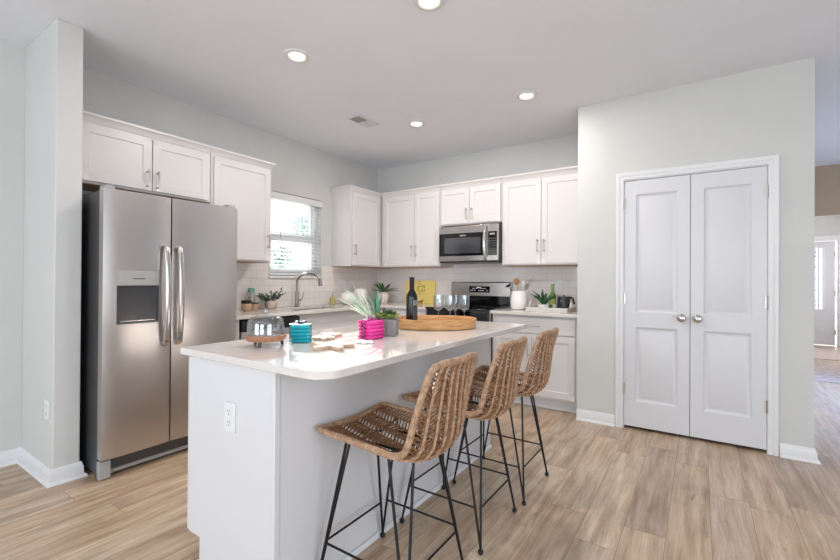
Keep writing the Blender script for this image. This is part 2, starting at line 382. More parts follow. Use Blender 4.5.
# blinds
BLINDM = mat('white_blind_vinyl', (244, 244, 244), .4)
bl = thing('window_blind', 'white slatted horizontal blind hanging in the kitchen window', 'blind', (-.03, (WY0+WY1)/2, 1.25))
hw = .352
MB().box(-.028, .045, -hw-.006, hw+.008, .815, .885).build('valance', TRIM, bl, bevel=.004)
for i in range(17):
    z = .79-i*.0425
    MB().add([(-.024, -hw, z+.004), (.024, -hw, z-.004), (.024, hw, z-.004), (-.024, hw, z+.004), (-.024, -hw, z+.007), (.024, -hw, z-.001), (.024, hw, z-.001), (-.024, hw, z+.007)], [(0, 1, 2, 3), (4, 7, 6, 5), (0, 4, 5, 1), (1, 5, 6, 2), (2, 6, 7, 3), (3, 7, 4, 0)]).build('slat', BLINDM, bl)
for i in range(6):
    z = .085-i*.009
    MB().box(-.024, .024, -hw, hw, z, z+.003).build('slat', BLINDM, bl)
MB().box(-.025, .025, -hw, hw, .008, .03).build('bottom_rail', TRIM, bl, bevel=.003)
for yy in (-.24, .24): MB().tube([(.0255, yy, .80), (.0255, yy, .03)], .0012, 5).build('ladder_cord', WHITEP, bl)
MB().tube([(.032, -.22, .80), (.034, -.222, .40)], .004, 6).build('tilt_wand', LGREY, bl)
# outside the kitchen window
GR = speck('dry_lawn', (200, 205, 190), (225, 225, 214), 2, .9)
struct(MB().box(-40, -.16, -30, 30, -.4, -.3).build('ground', GR), 'pale lawn outside the kitchen window')
TRK = mat('tree_bark', (120, 108, 98), .9); LFG = speck('tree_leaves', (120, 146, 134), (160, 180, 165), 3, .8)
def tree(loc, h, r, nl, label):
    t = thing('tree', label, 'tree', loc)
    m = MB().tube([(0, 0, 0), (.05, .02, h*.5), (0, .05, h)], [.05, .035, .01], 8); rnd = random.Random(h)
    for i in range(16):
        a = rnd.random()*2*PI; z = h*(.35+.6*rnd.random()); L = r*(.5+.5*rnd.random())
        m.tube([(0, .03, z), (math.cos(a)*L*.6, math.sin(a)*L*.6, z+.25), (math.cos(a)*L, math.sin(a)*L, z+.5)], [.014, .009, .004], 5)
    m.build('trunk', TRK, t); lf = MB()
    for i in range(nl):
        d = Vector((rnd.gauss(0, 1), rnd.gauss(0, 1), rnd.gauss(0, 1))).normalized()*r*rnd.random()**.4; p = d+Vector((0, 0, h*.8)); p.z = h*.8+d.z*1.15
        leaf(lf, p, (rnd.gauss(0, 1), rnd.gauss(0, 1), rnd.gauss(0, .6)), .11, .06, .3, 3)
    lf.build('foliage', LFG, t, merge=False)
tree((-7, 4.95, -.3), 4.0, .55, 420, 'leafy tree outside the kitchen window, seen through the upper blinds')
tree((-7, 3.85, -.3), 2.6, .45, 300, 'small bush outside the kitchen window at lower left of the glass')

# hall: front door
def front_door():
    m = MB().slab(0, .92, .0, 1.995, 0, .045, [(.19, .75, .68, 1.87)], [(.0, .045)], openh=True)
    m.slab(.12, .80, .2, .56, -.004, -.0005, [(.17, .43, .25, .51), (.49, .75, .25, .51)], [(.012, .003), (.03, -.001)])
    o = struct(m.build('door_1', DOORP), 'white front door with a leaded glass light at the end of the hall'); o.location = (4.973, YF+.03, .012)
    fr = MB().slab(.165, .775, .655, 1.895, -.014, 0, [(.195, .745, .685, 1.865)], [(0, .013)], openh=True).build('light_frame', TRIM, o)
    MB().box(.19, .75, .018, .024, .68, 1.87).build('leaded_glass', emit('daylight_glow_glass', (232, 240, 250), .75), o)  # daylight behind the pane is put in as the glass's own glow
    ld = MB()
    for x in (.25, .30, .47, .64, .69): ld.box(x-.004, x+.004, .012, .017, .68, 1.87)
    for z in (.76, .84, 1.05, 1.27, 1.50, 1.71, 1.79): ld.box(.19, .75, .012, .0175, z-.004, z+.004)
    ld.build('lead_strips', DGREY, o)
    for z in (.25, 1.0, 1.75): MB().box(.915, .935, -.012, .0, z-.05, z+.05).build('hinge', NICK, o)
    h = MB().lathe([(.028, 0), (.028, .008), (.012, .012), (.012, .04), (.03, .05), (.026, .07), (0, .075)], (.07, 0, .95), 16, 'y').build('knob', KNOB, o)
front_door()
def casing(name, x0, x1, z1, y, wdt=.06, th=.018, lbl=None):
    m = MB(); pr = [(0, 0), (0, .006), (.008, .010), (.024, .010), (.028, .014), (wdt-.012, .018), (wdt-.004, .018), (wdt, .014), (wdt, 0)]
    def ring(cfg):
        return [cfg(u, n) for u, n in pr]
    A = ring(lambda u, n: (x0-u, y-n, 0)); B = ring(lambda u, n: (x0-u, y-n, z1+u)); C_ = ring(lambda u, n: (x1+u, y-n, z1+u)); D = ring(lambda u, n: (x1+u, y-n, 0)); n = len(pr)
    fs = [tuple(range(n)), tuple(range(3*n, 4*n))]
    for k in range(3):
        for i in range(n): fs.append((k*n+i, k*n+(i+1) % n, (k+1)*n+(i+1) % n, (k+1)*n+i))
    m.add(A+B+C_+D, fs); return struct(m.build(name, TRIM), lbl)
casing('trim_1', 4.945, 5.93, 2.03, YF, .085, lbl='white casing around the front door')
m = MB().box(4.93, 4.957, YF-.002, YF+.12, 0, 2.04).box(5.918, 5.945, YF-.002, YF+.12, 0, 2.04).box(4.957, 5.918, YF-.002, YF+.12, 2.014, 2.04); struct(m.build('trim_2', TRIM), 'jamb of the front door')
# pantry doors
casing('trim_3', 3.212, 4.145, 2.055, PY, .058, lbl='white casing around the pantry doors')
m = MB().box(3.2055, 3.216, PY, PY+.112, 0, 2.0545).box(4.141, 4.1515, PY, PY+.112, 0, 2.0545).box(3.216, 4.141, PY, PY+.112, 2.046, 2.0545); struct(m.build('trim_4', TRIM), 'jamb of the pantry doors')
for i, (a, b, pa, pb, kx, hx, nm) in enumerate(((3.218, 3.677, 3.303, 3.598, 3.623, 3.2165, 'left'), (3.681, 4.139, 3.765, 4.055, 3.727, 4.1405, 'right'))):
    yf = PY+.004
    m = MB().slab(a, b, .024, 2.042, yf, yf+.035, [(pa, pb, .232, .840), (pa, pb, .962, 1.928)], [(.004, .004), (.017, .013), (.025, .013), (.046, .004), (.049, .003)])
    d = struct(m.build('door_%d' % (i+2), DOORP), 'white two-panel pantry door, %s leaf of the pair' % nm)
    MB().lathe([(.031, 0), (.031, .004), (.026, .008), (.0125, .010), (.0115, .026), (.018, .034), (.027, .041), (.030, .050), (.027, .060), (.016, .066), (0, .067)], (kx, yf-.0002, .932), 24, 'y').build('door_knob', KNOB, d)
    for z in (.33, 1.07, 1.86):
        MB().tube([(hx, yf-.010, z-.045), (hx, yf-.010, z+.045)], .006, 8).box(hx-.012, hx+.012, yf-.009, yf-.003, z-.044, z+.044).build('hinge', NICK, d)
struct(MB().box(2.97, 4.26, -.56, -.555, .0, 2.2).build('pantry_shade_sheet', SHADE), 'black sheet standing in for the shade behind the pantry doors')  # sheet painted black as the pantry's shade, seen through the door gaps

# backsplash
m = MB().box(.0005, .009, -2.59, -.0005, .9145, 1.2215).box(.0005, .009, -2.59, -1.782, 1.2215, 1.369).box(.0005, .009, -1.018, -.0005, 1.2215, 1.369)
struct(m.build('trim_6', TILEL), 'glossy white subway tile on the wall under the kitchen window')
m = MB().box(.0095, 2.8435, -.009, -.0005, .9145, 1.369).box(1.214, 1.974, -.009, -.0005, 1.369, 1.41)
struct(m.build('trim_7', TILEB), 'glossy white subway tile on the wall behind the range')

# ceiling fittings
LENS = emit('lit_lamp_lens', (255, 236, 210), 9)
for x, y, lb in ((1.442, -2.623, 'round recessed ceiling light nearest the fridge'), (1.429, -1.146, 'round recessed ceiling light just beyond the air vent, smallest in view'), (2.544, -1.17, 'round recessed ceiling light above the right-hand wall cabinets'), (2.504, -2.611, 'round recessed ceiling light cut off by the top edge of the picture')):
    t = thing('ceiling_light', lb, 'light', (x, y, H), 0, 'recessed lights in the kitchen ceiling')
    MB().lathe([(.0505, -.0035), (.062, -.012), (.086, -.009), (.092, -.0006), (.0505, -.0006)], n=32).build('trim_ring', TRIM, t)
    MB().lathe([(.0, -.0045), (.050, -.0035), (.050, -.0008), (0, -.0008)], n=32).build('lens', LENS, t)
    l = bpy.data.lights.new('ceiling_lamp', 'AREA'); l.shape = 'DISK'; l.size = .10; l.energy = 11; l.color = (1, .94, .88)
    o = bpy.data.objects.new('ceiling_lamp', l); col.objects.link(o); o.location = (0, 0, -.014); o.parent = t
t = thing('ceiling_vent', 'small white rectangular air vent in the kitchen ceiling', 'vent', (1.03, -1.475, H))
MB().box(-.082, .082, -.15, .15, -.006, -.0006).build('plate', TRIM, t, bevel=.002)
lv = MB()
for i in range(9): y = -.125+i*.0135; lv.box(-.06, .06, y, y+.006, -.010, -.0062)
lv.build('louvre', LGREY, t)  # slats facing away: their shade is put in as grey colour
lv = MB()
for i in range(9): y = .012+i*.0135; lv.box(-.06, .06, y, y+.009, -.010, -.0062)
lv.build('louvre', TRIM, t)
MB().tube([(.07, .125, -.008), (.07, .14, -.012)], .003, 6).build('lever', TRIM, t)
# hall pendant glow is warm
l = bpy.data.lights.new('hall_lamp', 'SPOT'); l.energy = 10; l.color = (1, .72, .5); l.spot_size = math.radians(150); l.spot_blend = 1; l.shadow_soft_size = .06
hc = thing('ceiling_light', 'recessed hall ceiling light hidden past the pantry corner', 'light', (5.35, 1.2, H))
MB().lathe([(.0505, -.0035), (.062, -.012), (.086, -.009), (.092, -.0006), (.0505, -.0006)], n=32).build('trim_ring', TRIM, hc)
MB().lathe([(.0, -.0045), (.050, -.0035), (.050, -.0008), (0, -.0008)], n=32).build('lens', LENS, hc)
o = bpy.data.objects.new('hall_lamp', l); col.objects.link(o); o.location = (0, 0, -.03); o.parent = hc

# ------------------------------------------------------------------ cabinets  (local: x along the wall, front towards -y, wall at y=0)
def pull(parent, cx, cz, yf, L=.13, vertical=True, name='handle'):
    m = MB(); d = .028; pts = []
    for i in range(9):
        t = -1+2*i/8; bow = .006*(1-t*t); a = t*L/2
        pts.append((cx, yf-d-bow, cz+a) if vertical else (cx+a, yf-d-bow, cz))
    m.tube(pts, .0052, 8)
    for sg in (-1, 1):
        a = sg*L*.40; p = (cx, yf, cz+a) if vertical else (cx+a, yf, cz); q = (cx, yf-d-.001, cz+a) if vertical else (cx+a, yf-d-.001, cz)
        m.tube([(p[0], p[1]-.0003, p[2]), ((p[0]), yf-.004, p[2]), q], [.008, .0045, .0045], 8)
    return m.build(name, NICK, parent)
def shaker(parent, x0, x1, z0_, z1, yf, name='door', m_=None, rail=.057, t=.019):
    return MB().slab(x0, x1, z0_, z1, yf-t, yf-.0008, [(x0+rail, x1-rail, z0_+rail, z1-rail)], [(.0015, .002), (.003, .0075)]).build(name, m_ or CAB, parent, bevel=.0012, seg=1)
LEFT = PI/2
def wall_cab(loc, rz, W, h, dep, doors, label, crown=True, crown_l=False, crown_r=False, front=(0, None)):
    t = thing('wall_cabinet', label, 'cabinet', loc, rz)
    bx_ = dep-.02
    MB().box(0.001, W-.001, -bx_, -.001, .004, h).build('body', CAB, t)
    MB().box(.012, W-.012, -bx_+.012, -.012, -.0, .0035).build('underside', TAN, t, label='bare tan wood underside')
    for (a, b, hs, hz) in doors:
        d = shaker(t, a, b, .018, h-.018-.02, -bx_)
        pull(d, (b-.03) if hs > 0 else (a+.03), hz, -bx_-.019)
    fx = front[1] if front[1] is not None else W
    x0, x1 = front[0], fx
    pr = [(0, h-.025), (.004, h-.025), (.008, h-.012), (.020, h+.012), (.030, h+.020), (.030, h+.034), (0, h+.034)]
    yb = -bx_; m = MB(); n = len(pr); rings = []
    if crown_l: rings.append([(x0-u, -.002, v) for u, v in pr])
    rings.append([(x0-(u if crown_l else 0), yb-u, v) for u, v in pr])
    rings.append([(x1+(u if crown_r else 0), yb-u, v) for u, v in pr])
    if crown_r: rings.append([(x1+u, -.002, v) for u, v in pr])
    fs = [tuple(range(n)), tuple(range((len(rings)-1)*n, len(rings)*n))]
    for k in range(len(rings)-1):
        for i in range(n): fs.append((k*n+i, k*n+(i+1) % n, (k+1)*n+(i+1) % n, (k+1)*n+i))
    m.add([p for r in rings for p in r], fs); m.build('crown_moulding', CAB, t)
    return t
ZT = 2.29
wall_cab((0, -3.515, 1.85), LEFT, .936, ZT-1.85, .33, [(.035, .474, 1, .10), (.482, .915, -1, .10)], 'short white two-door wall cabinet above the fridge')
wall_cab((0, -2.577, 1.37), LEFT, .600, ZT-1.37, .33, [(.022, .580, 1, .20)], 'white single-door wall cabinet between the fridge cabinet and window', crown_r=True)
wall_cab((0, -.875, 1.37), LEFT, .873, ZT-1.37, .33, [(.022, .523, -1, .20)], 'white single-door wall cabinet right of the kitchen window, in the corner', crown_l=True, front=(0, .54))
wall_cab((.333, 0, 1.37), 0, .879, ZT-1.37, .33, [(.05, .515, 1, .20), (.521, .866, -1, .20)], 'tall white two-door wall cabinet left of the microwave')
wall_cab((1.215, 0, 1.838), 0, .758, ZT-1.838, .33, [(.012, .375, 1, .12), (.381, .746, -1, .12)], 'short white two-door wall cabinet above the microwave')
wall_cab((1.976, 0, 1.37), 0, .865, ZT-1.37, .33, [(.018, .425, 1, .20), (.431, .85, -1, .20)], 'tall white two-door wall cabinet between microwave and pantry wall')

def base_cab(loc, rz, W, doors, drawers, label, dep=.61, h=.882, dz1=.700, hollow=False):
    t = thing('base_cabinet', label, 'cabinet', loc, rz); b = dep-.02
    if hollow: m = MB().box(.001, .02, -b, -.001, .105, h).box(W-.02, W-.001, -b, -.001, .105, h).box(.02, W-.02, -b, -b+.018, .105, h).box(.02, W-.02, -.02, -.001, .105, h).box(.02, W-.02, -b+.018, -.02, .105, .125)
    else: m = MB().box(.001, W-.001, -b, -.001, .105, h)
    m.box(.001, W-.001, -b+.07, -.001, .001, .105).build('body', CAB, t)
    for a, c, hs in doors:
        d = shaker(t, a, c, .128, dz1, -b); pull(d, (c-.032) if hs > 0 else (a+.032), dz1-.145, -b-.019)
    for a, c in drawers:
        d = MB().slab(a, c, dz1+.014, h-.022, -b-.019, -b-.0008).build('drawer', CAB, t, bevel=.0015, seg=1)
        pull(d, (a+c)/2, (dz1+.014+h-.022)/2, -b-.019, .15, False)
    MB().box(.001, W-.001, -b+.058, -b+.0699, .001, .09).build('toe_kick', TRIM, t)
    return t
base_cab((1.998, 0, 0), 0, .843, [(.03, .408, 1), (.414, .806, -1)], [(.03, .806)], 'white base cabinet with wide drawer between range and pantry wall')
base_cab((.612, 0, 0), 0, .617, [(.03, .59, 1)], [(.03, .59)], 'white base cabinet left of the range, mostly hidden by the island')
base_cab((0, -1.872, 0), LEFT, .92, [(.02, .455, 1), (.461, .90, -1)], [], 'white sink base cabinet under the kitchen window', dz1=.715, hollow=True)
base_cab((0, -.950, 0), LEFT, .948, [(.01, .32, -1)], [(.01, .32)], 'white corner base cabinet right of the sink cabinet')
# dishwasher
t = thing('dishwasher', 'stainless dishwasher with black control strip under the left counter', 'dishwasher', (0, -2.486, 0), LEFT)
MB().box(.002, .608, -.57, -.003, .06, .879).build('body', BLACKP, t)
MB().box(.004, .606, -.618, -.571, .115, .775).build('door', STEEL2, t, bevel=.004)
MB().box(.004, .606, -.622, -.571, .779, .872).build('control_panel', BLACKG, t, bevel=.006)
MB().box(.03, .58, -.54, -.50, .002, .06).build('toe_panel', BLACKP, t)
t = thing('filler_cabinet', 'narrow white filler panel beside the fridge under the counter', 'panel', (0, -2.59, 0), LEFT)
MB().box(.0, .10, -.6, -.003, .002, .881).build('panel', CAB, t)
# worktops
def prism_edge(name, poly, z0_, z1, m_, bevel=.003):
    return MB().prism(poly, z0_, z1).build(name, m_, None, bevel=bevel)
zc0, zc1 = .884, .9138
SX0, SX1, SY0, SY1 = .13, .53, -1.84, -1.14
m = MB()
XS = [.0015, SX0, SX1, .645]; YS = [-2.595, SY0, SY1, -.0015]
def cell(a, b, c, d, m=m):
    m.add([(a, c, zc1), (b, c, zc1), (b, d, zc1), (a, d, zc1)], [(0, 1, 2, 3)]); m.add([(a, c, zc0), (b, c, zc0), (b, d, zc0), (a, d, zc0)], [(3, 2, 1, 0)])
XS2 = XS+[1.231]; YS2 = [-2.595, SY0, SY1, -.645, -.0015]
for i in range(3):
    for j in range(4):
        if i == 1 and j == 1: continue
        cell(XS2[i], XS2[i+1], YS2[j], YS2[j+1])
cell(.645, 1.231, -.645, -.0015)
def wallq(p, q): m.add([(*p, zc0), (*q, zc0), (*q, zc1), (*p, zc1)], [(0, 1, 2, 3)])
def wl(seq):
    for p, q in zip(seq, seq[1:]): wallq(p, q)
for j in range(4): wallq((.0015, YS2[j]), (.0015, YS2[j+1]))
for j in range(3): wallq((.645, YS2[j]), (.645, YS2[j+1]))
for i in range(3): wallq((XS2[i], -2.595), (XS2[i+1], -2.595)); wallq((XS2[i], -.0015), (XS2[i+1], -.0015))
wallq((.645, -.0015), (1.231, -.0015)); wallq((.645, -.645), (1.231, -.645)); wallq((1.231, -.645), (1.231, -.0015))
wl([(SX0, SY0), (SX1, SY0), (SX1, SY1), (SX0, SY1), (SX0, SY0)])
tag(m.build('worktop', QUARTZ, bevel=.003), 'L-shaped white quartz worktop under the window and left of the range', 'worktop')
tag(prism_edge('worktop', [(1.993, -.645), (2.843, -.645), (2.843, -.0015), (1.993, -.0015)], zc0, zc1, QUARTZ), 'short white quartz worktop between range and pantry wall', 'worktop')
# sink
m = MB(); a, b, c, d = SX0-.004, SX1+.004, SY0-.004, SY1+.004
zt, zb = .8835, .70
o4 = lambda k, z: [(a+k, c+k, z), (b-k, c+k, z), (b-k, d-k, z), (a+k, d-k, z)]
r = [o4(-.012, zt), o4(0, zt), o4(.012, zb+.02), o4(.03, zb)]
for p, q in zip(r, r[1:]): m.add(p+q, [(i, (i+1) % 4, 4+(i+1) % 4, 4+i) for i in range(4)])
m.add(r[-1], [(0, 1, 2, 3)])
t = thing('sink', 'undermount kitchen sink below the curved faucet', 'sink', (0, 0, 0)); m.build('basin', STEEL2, t)
MB().lathe([(.045, .0), (.04, .003), (.0, .001)], ((SX0+SX1)/2, (SY0+SY1)/2, .7005), 20).build('drain', CHROME, t)
# faucet
SPOT = mat('spot_resist_steel', (158, 150, 144), .28, 1)
t = thing('faucet', 'tall curved pull-down nickel faucet behind the sink', 'faucet', (.085, -1.465, .914))
MB().lathe([(.028, 0), (.028, .006), (.021, .012), (.019, .05), (.0185, .15), (.016, .17), (.0125, .175)], n=20).build('body', SPOT, t)
arc = [(0, 0, .17), (0, 0, .27)]
for i in range(1, 12):
    a = PI*i/12*.93; arc.append((.115-.115*math.cos(a), .063-.063*math.cos(a), .27+.092*math.sin(a)))
MB().tube(smooth_path(arc, 3), .0115, 12).build('spout', SPOT, t)
e = Vector(arc[-1])
MB().tube([e, e+Vector((.006, .003, -.03)), e+Vector((.012, .006, -.085))], [.014, .019, .022], 14).build('spray_head', SPOT, t)
MB().tube([(.0, .016, .075), (.01, .045, .075)], .012, 10).tube([(.01, .042, .078), (.018, .065, .10), (.02, .075, .16)], [.007, .006, .005], 8).build('lever', SPOT, t)

# ------------------------------------------------------------------ range
t = thing('range', 'stainless freestanding electric range with black glass cooktop', 'range', (1.2355, 0, 0))
W = .753
MB().box(.0, W, -.640, -.02, .06, .895).build('body', STEEL2, t)
MB().box(-.0, W, -.668, -.10, .8955, .922).build('cooktop', BLACKG, t, bevel=.006)
m = MB().prism([(-.02, .8955), (-.098, .8955), (-.098, 1.02), (-.085, 1.185), (-.075, 1.195), (-.02, 1.195)], .0, W, 'yz'); m.build('backguard', STEEL2, t, bevel=.003)
MB().box(.0, W, -.108, -.0985, .9225, 1.035).build('backguard_glass', BLACKG, t)
m = MB().box(.245, .505, -.100, -.0885, 1.075, 1.145); m.build('display', BLACKG, t, bevel=.002)
DISP = emit('display_marks', (200, 205, 210), .5)
m = MB()
for i in range(9):
    for j in range(2):
        if (i*3+j) % 4 != 1: m.box(.262+i*.026, .262+i*.026+.013, -.1012, -.1003, 1.094+j*.024, 1.094+j*.024+.006)
m.box(.345, .395, -.1012, -.1003, 1.126, 1.136); m.build('display_marks', DISP, t)
for i, (x, y, r_) in enumerate(((.18, -.25, .075), (.57, -.25, .09), (.18, -.50, .095), (.57, -.50, .075))):
    MB().lathe([(r_, 0), (r_, .0006), (r_-.004, .0006), (r_-.004, 0)], (x, y, .9222), 36).build('burner_ring', DGREY, t)
MB().box(.01, W-.01, -.662, -.641, .80, .893).build('control_strip', BLACKG, t, bevel=.003)
d = MB().box(.005, W-.005, -.672, -.641, .26, .795).build('oven_door', STEEL2, t, bevel=.004)
MB().box(.09, W-.09, -.6745, -.6722, .38, .70).build('window', BLACKG, d)
m = MB().tube([(.06, -.725, .765), (W-.06, -.725, .765)], .012, 10)
for x in (.09, W-.09): m.tube([(x, -.6722, .765), (x, -.722, .765)], .009, 8)
m.build('handle', STEEL2, d)
MB().box(.005, W-.005, -.668, -.641, .075, .25).build('storage_drawer', STEEL2, t, bevel=.004)
# microwave
t = thing('microwave', 'stainless over-the-range microwave with black door window', 'microwave', (1.245, 0, 1.412))
W = .725; hh = .408
MB().box(0, W, -.375, -.012, .012, hh).build('body', DGREY, t)
MB().box(.0, W, -.38, -.02, 0, .0118).build('bottom_plate', BLACKP, t)
MB().slab(0, W, .014, hh-.002, -.401, -.3755).build('front_frame', STEEL2, t, bevel=.004)
d = MB().box(.008, .560, -.4055, -.4015, .072, .325).build('door', BLACKG, t, bevel=.002)
MB().box(.075, .525, -.4068, -.4057, .10, .275).build('window', mat('tinted_glass', (92, 94, 98), .12, .6), d)
MB().box(.27, .345, -.4064, -.4057, .292, .304).build('badge', LGREY, d)
pts = [(.586, -.401, .035), (.586, -.430, .06), (.586, -.452, .21), (.586, -.430, .37), (.586, -.401, .395)]
MB().tube(smooth_path(pts, 6), .0155, 12).build('handle', mat('polished_steel', (214, 210, 206), .16, 1), d)
k = MB().box(.614, .712, -.4055, -.4015, .072, .325).build('control_panel', BLACKG, t, bevel=.002)
m = MB().box(.632, .692, -.4066, -.4057, .288, .308)
for i in range(4):
    for j in range(7): m.box(.626+i*.021, .626+i*.021+.010, -.4063, -.4057, .09+j*.026, .09+j*.026+.006)
m.build('keypad', mat('keypad_grey', (150, 150, 150), .5), k)

# ------------------------------------------------------------------ fridge
t = thing('refrigerator', 'tall stainless side-by-side refrigerator with ice dispenser in left door', 'refrigerator', (0, -3.507, 0), LEFT)
W = .868
MB().box(.004, W-.004, -.725, -.04, .03, 1.745).build('body', FSIDE, t, bevel=.004)
def curved_door(x0, x1, z0_, z1, hole=None):
    m = MB(); n = 14
    def yf(x): u = (x-(x0+x1)/2)/((x1-x0)/2); return -.803+.010*abs(u)**3
    xs = sorted({x0+(x1-x0)*i/n for i in range(n+1)} | ({hole[0], hole[1]} if hole else set())); zs = [z0_, z1] if not hole else [z0_, hole[2], hole[3], z1]
    for a, b in zip(xs, xs[1:]):
        for c, d in zip(zs, zs[1:]):
            if hole and hole[0]-1e-6 < a and b < hole[1]+1e-6 and c == hole[2]: continue
            m.add([(a, yf(a), c), (b, yf(b), c), (b, yf(b), d), (a, yf(a), d)], [(0, 1, 2, 3)])
        for z in (z0_, z1): m.add([(a, yf(a), z), (b, yf(b), z), (b, -.735, z), (a, -.735, z)], [(0, 1, 2, 3)])
    for x in (x0, x1): m.add([(x, yf(x), z0_), (x, yf(x), z1), (x, -.735, z1), (x, -.735, z0_)], [(0, 1, 2, 3)])
    m.add([(x0, -.735, z0_), (x1, -.735, z0_), (x1, -.735, z1), (x0, -.735, z1)], [(3, 2, 1, 0)])
    if hole:
        a, b, c, d = hole
        m.add([(a, yf(a), c), (b, yf(b), c), (b, yf(b), d), (a, yf(a), d), (a, -.79, c), (b, -.79, c), (b, -.79, d), (a, -.79, d)], [(0, 1, 5, 4), (1, 2, 6, 5), (2, 3, 7, 6), (3, 0, 4, 7)])
    return m
hx0, hx1 = .070, .309
dl = curved_door(.0, .383, .128, 1.752, (hx0, hx1, .930, 1.263)).build('freezer_door', STEEL, t, smooth=50)
dr = curved_door(.391, W, .128, 1.752).build('fridge_door', STEEL, t, smooth=50)
# dispenser
dp = MB().box(hx0+.001, hx1-.001, -.8045, -.792, 1.168, 1.262).build('dispenser_panel', LGREY, dl, bevel=.003)
MB().box(.155, .225, -.8055, -.8046, 1.208, 1.214).build('badge', DGREY, dp)
m = MB(); a, b, c, d = hx0+.001, hx1-.001, .931, 1.166
m.slab(a, b, c, d, -.8035, -.792, [(a+.006, b-.006, c+.012, d-.004)], [(0, .012), (.018, .055)])
m.v = [(x, min(y, -.7405), z) for x, y, z in m.v]
dr_ = m.build('dispenser_recess', mat('dispenser_dark_plastic', (60, 60, 62), .22), dl)
MB().box(a+.02, b-.02, -.800, -.7425, c+.013, c+.02).build('drip_tray', STEEL2, dr_, bevel=.002)
MB().box(a+.05, a+.10, -.79, -.752, d-.045, d-.02).box(b-.10, b-.05, -.785, -.752, d-.09, d-.02).build('paddle', BLACKP, dr_, bevel=.003)
def fh(x, parent):
    pts = [(x, -.803, 1.425), (x, -.835, 1.40), (x, -.853, 1.25), (x, -.857, 1.10), (x, -.853, .95), (x, -.835, .80), (x, -.803, .775)]
    P = smooth_path(pts, 6); m = MB(); n = 10; vs_ = []
    for i, p in enumerate(P):
        a = P[max(0, i-1)]; b = P[min(len(P)-1, i+1)]; T = (b-a).normalized(); N = Vector((0, T.z, -T.y)).normalized()
        for k in range(n):
            g = 2*PI*k/n; vs_.append(p+Vector((1, 0, 0))*math.cos(g)*.018+N*math.sin(g)*.010)
    fs = [(i*n+k, i*n+(k+1) % n, (i+1)*n+(k+1) % n, (i+1)*n+k) for i in range(len(P)-1) for k in range(n)]
    fs += [tuple(range(n))[::-1], tuple((len(P)-1)*n+k for k in range(n))]
    m.add(vs_, fs); m.build('handle', mat('polished_handle_steel', (200, 196, 192), .2, 1), parent)
fh(.343, dl); fh(.426, dr)
g = MB().box(.03, W-.03, -.715, -.70, .045, .122).build('base_grille', BLACKP, t)
m = MB()
for i in range(5): m.box(.06, W-.03, -.7215, -.7155, .050+i*.014, .056+i*.014)
for i in range(13): m.box(.10+i*.06, .104+i*.06, -.7225, -.716, .048, .118)
m.build('grille_bars', mat('grille_grey', (96, 96, 96), .4), g)
MB().box(.06, W-.004, -.735, -.7225, .018, .040).build('kick_lip', LGREY, g, bevel=.003)
for x in (.0, W-.06): MB().box(x, x+.06, -.770, -.726, .004, .112).build('foot_cover', LGREY, t, bevel=.005)
for x in (.012, W-.065): MB().box(x, x+.05, -.785, -.70, 1.7525, 1.775).build('hinge_cover', LGREY, t, bevel=.004)

# ------------------------------------------------------------------ island
t = thing('kitchen_island', 'white panelled kitchen island base under the quartz slab', 'island', (0, 0, 0))
IX0, IX1, IY0, IY1 = 1.895, 2.468, -3.566, -1.722
MB().box(IX0, IX1-.004, IY0+.012, IY1-.004, .118, .881).box(IX0+.07, IX1-.004, IY0+.012, IY1-.004, .001, .118).build('body', ISLP, t)
MB().prism([(IX0-.0, .119), (IX0+.083, .119), (IX0+.083, .001), (IX1-.0, .001), (IX1-.0, .881), (IX0-.0, .881)], IY0, IY0+.0118, 'xz').build('end_panel', ISLP, t)
MB().box(IX0-.020, IX0-.0008, IY0+.002, IY1-.003, .122, .872).build('cabinet_fronts', CAB, t)
MB().box(IX1-.012, IX1+.008, IY0-.006, IY0+.018, .001, .881).build('corner_trim', ISLP, t, bevel=.002)
MB().box(IX1-.0035, IX1+.004, IY0+.0185, IY1, .001, .881).build('back_panel', ISLP, t)
MB().box(IX1-.012, IX1+.008, IY1+.0005, IY1+.02, .001, .881).build('corner_trim', ISLP, t, bevel=.002)
bb = MB()
def shoe(mb, a, b, nrm):
    a = Vector((*a, 0)); b = Vector((*b, 0)); n_ = Vector((*nrm, 0)); pr = [(0, .001), (.012, .001), (.012, .008), (.008, .018), (0, .022)]
    mb.add([tuple(p+n_*u+Vector((0, 0, v))) for p in (a, b) for u, v in pr], [tuple(range(5)), tuple(range(5, 10))]+[(i, (i+1) % 5, 5+(i+1) % 5, 5+i) for i in range(5)])
shoe(bb, (IX0+.071, IY0-.0005), (IX1+.02, IY0-.0065), (0, -1)); shoe(bb, (IX1+.0085, IY0-.019), (IX1+.0085, IY1+.02), (1, 0)); bb.build('shoe_moulding', TRIM, t)
def rrect(x0, x1, y0, y1, rs, n=10):
    P = []
    for (cx, cy, a0, r) in ((x1, y0, -PI/2, rs[0]), (x1, y1, 0, rs[1]), (x0, y1, PI/2, rs[2]), (x0, y0, PI, rs[3])):
        sx = -1 if cx == x1 else 1; sy = -1 if cy == y1 else 1; ccx, ccy = cx+sx*r, cy+sy*r
        for i in range(n+1): a = a0+PI/2*i/n; P.append((ccx+r*math.cos(a), ccy+r*math.sin(a)))
    return P
tag(prism_edge('island_worktop', rrect(1.842, 2.737, -3.588, -1.696, (.09, .02, .012, .012)), .8825, .912, QUARTZ), 'long white quartz slab with rounded corner on the island', 'worktop')
ZI = .9125
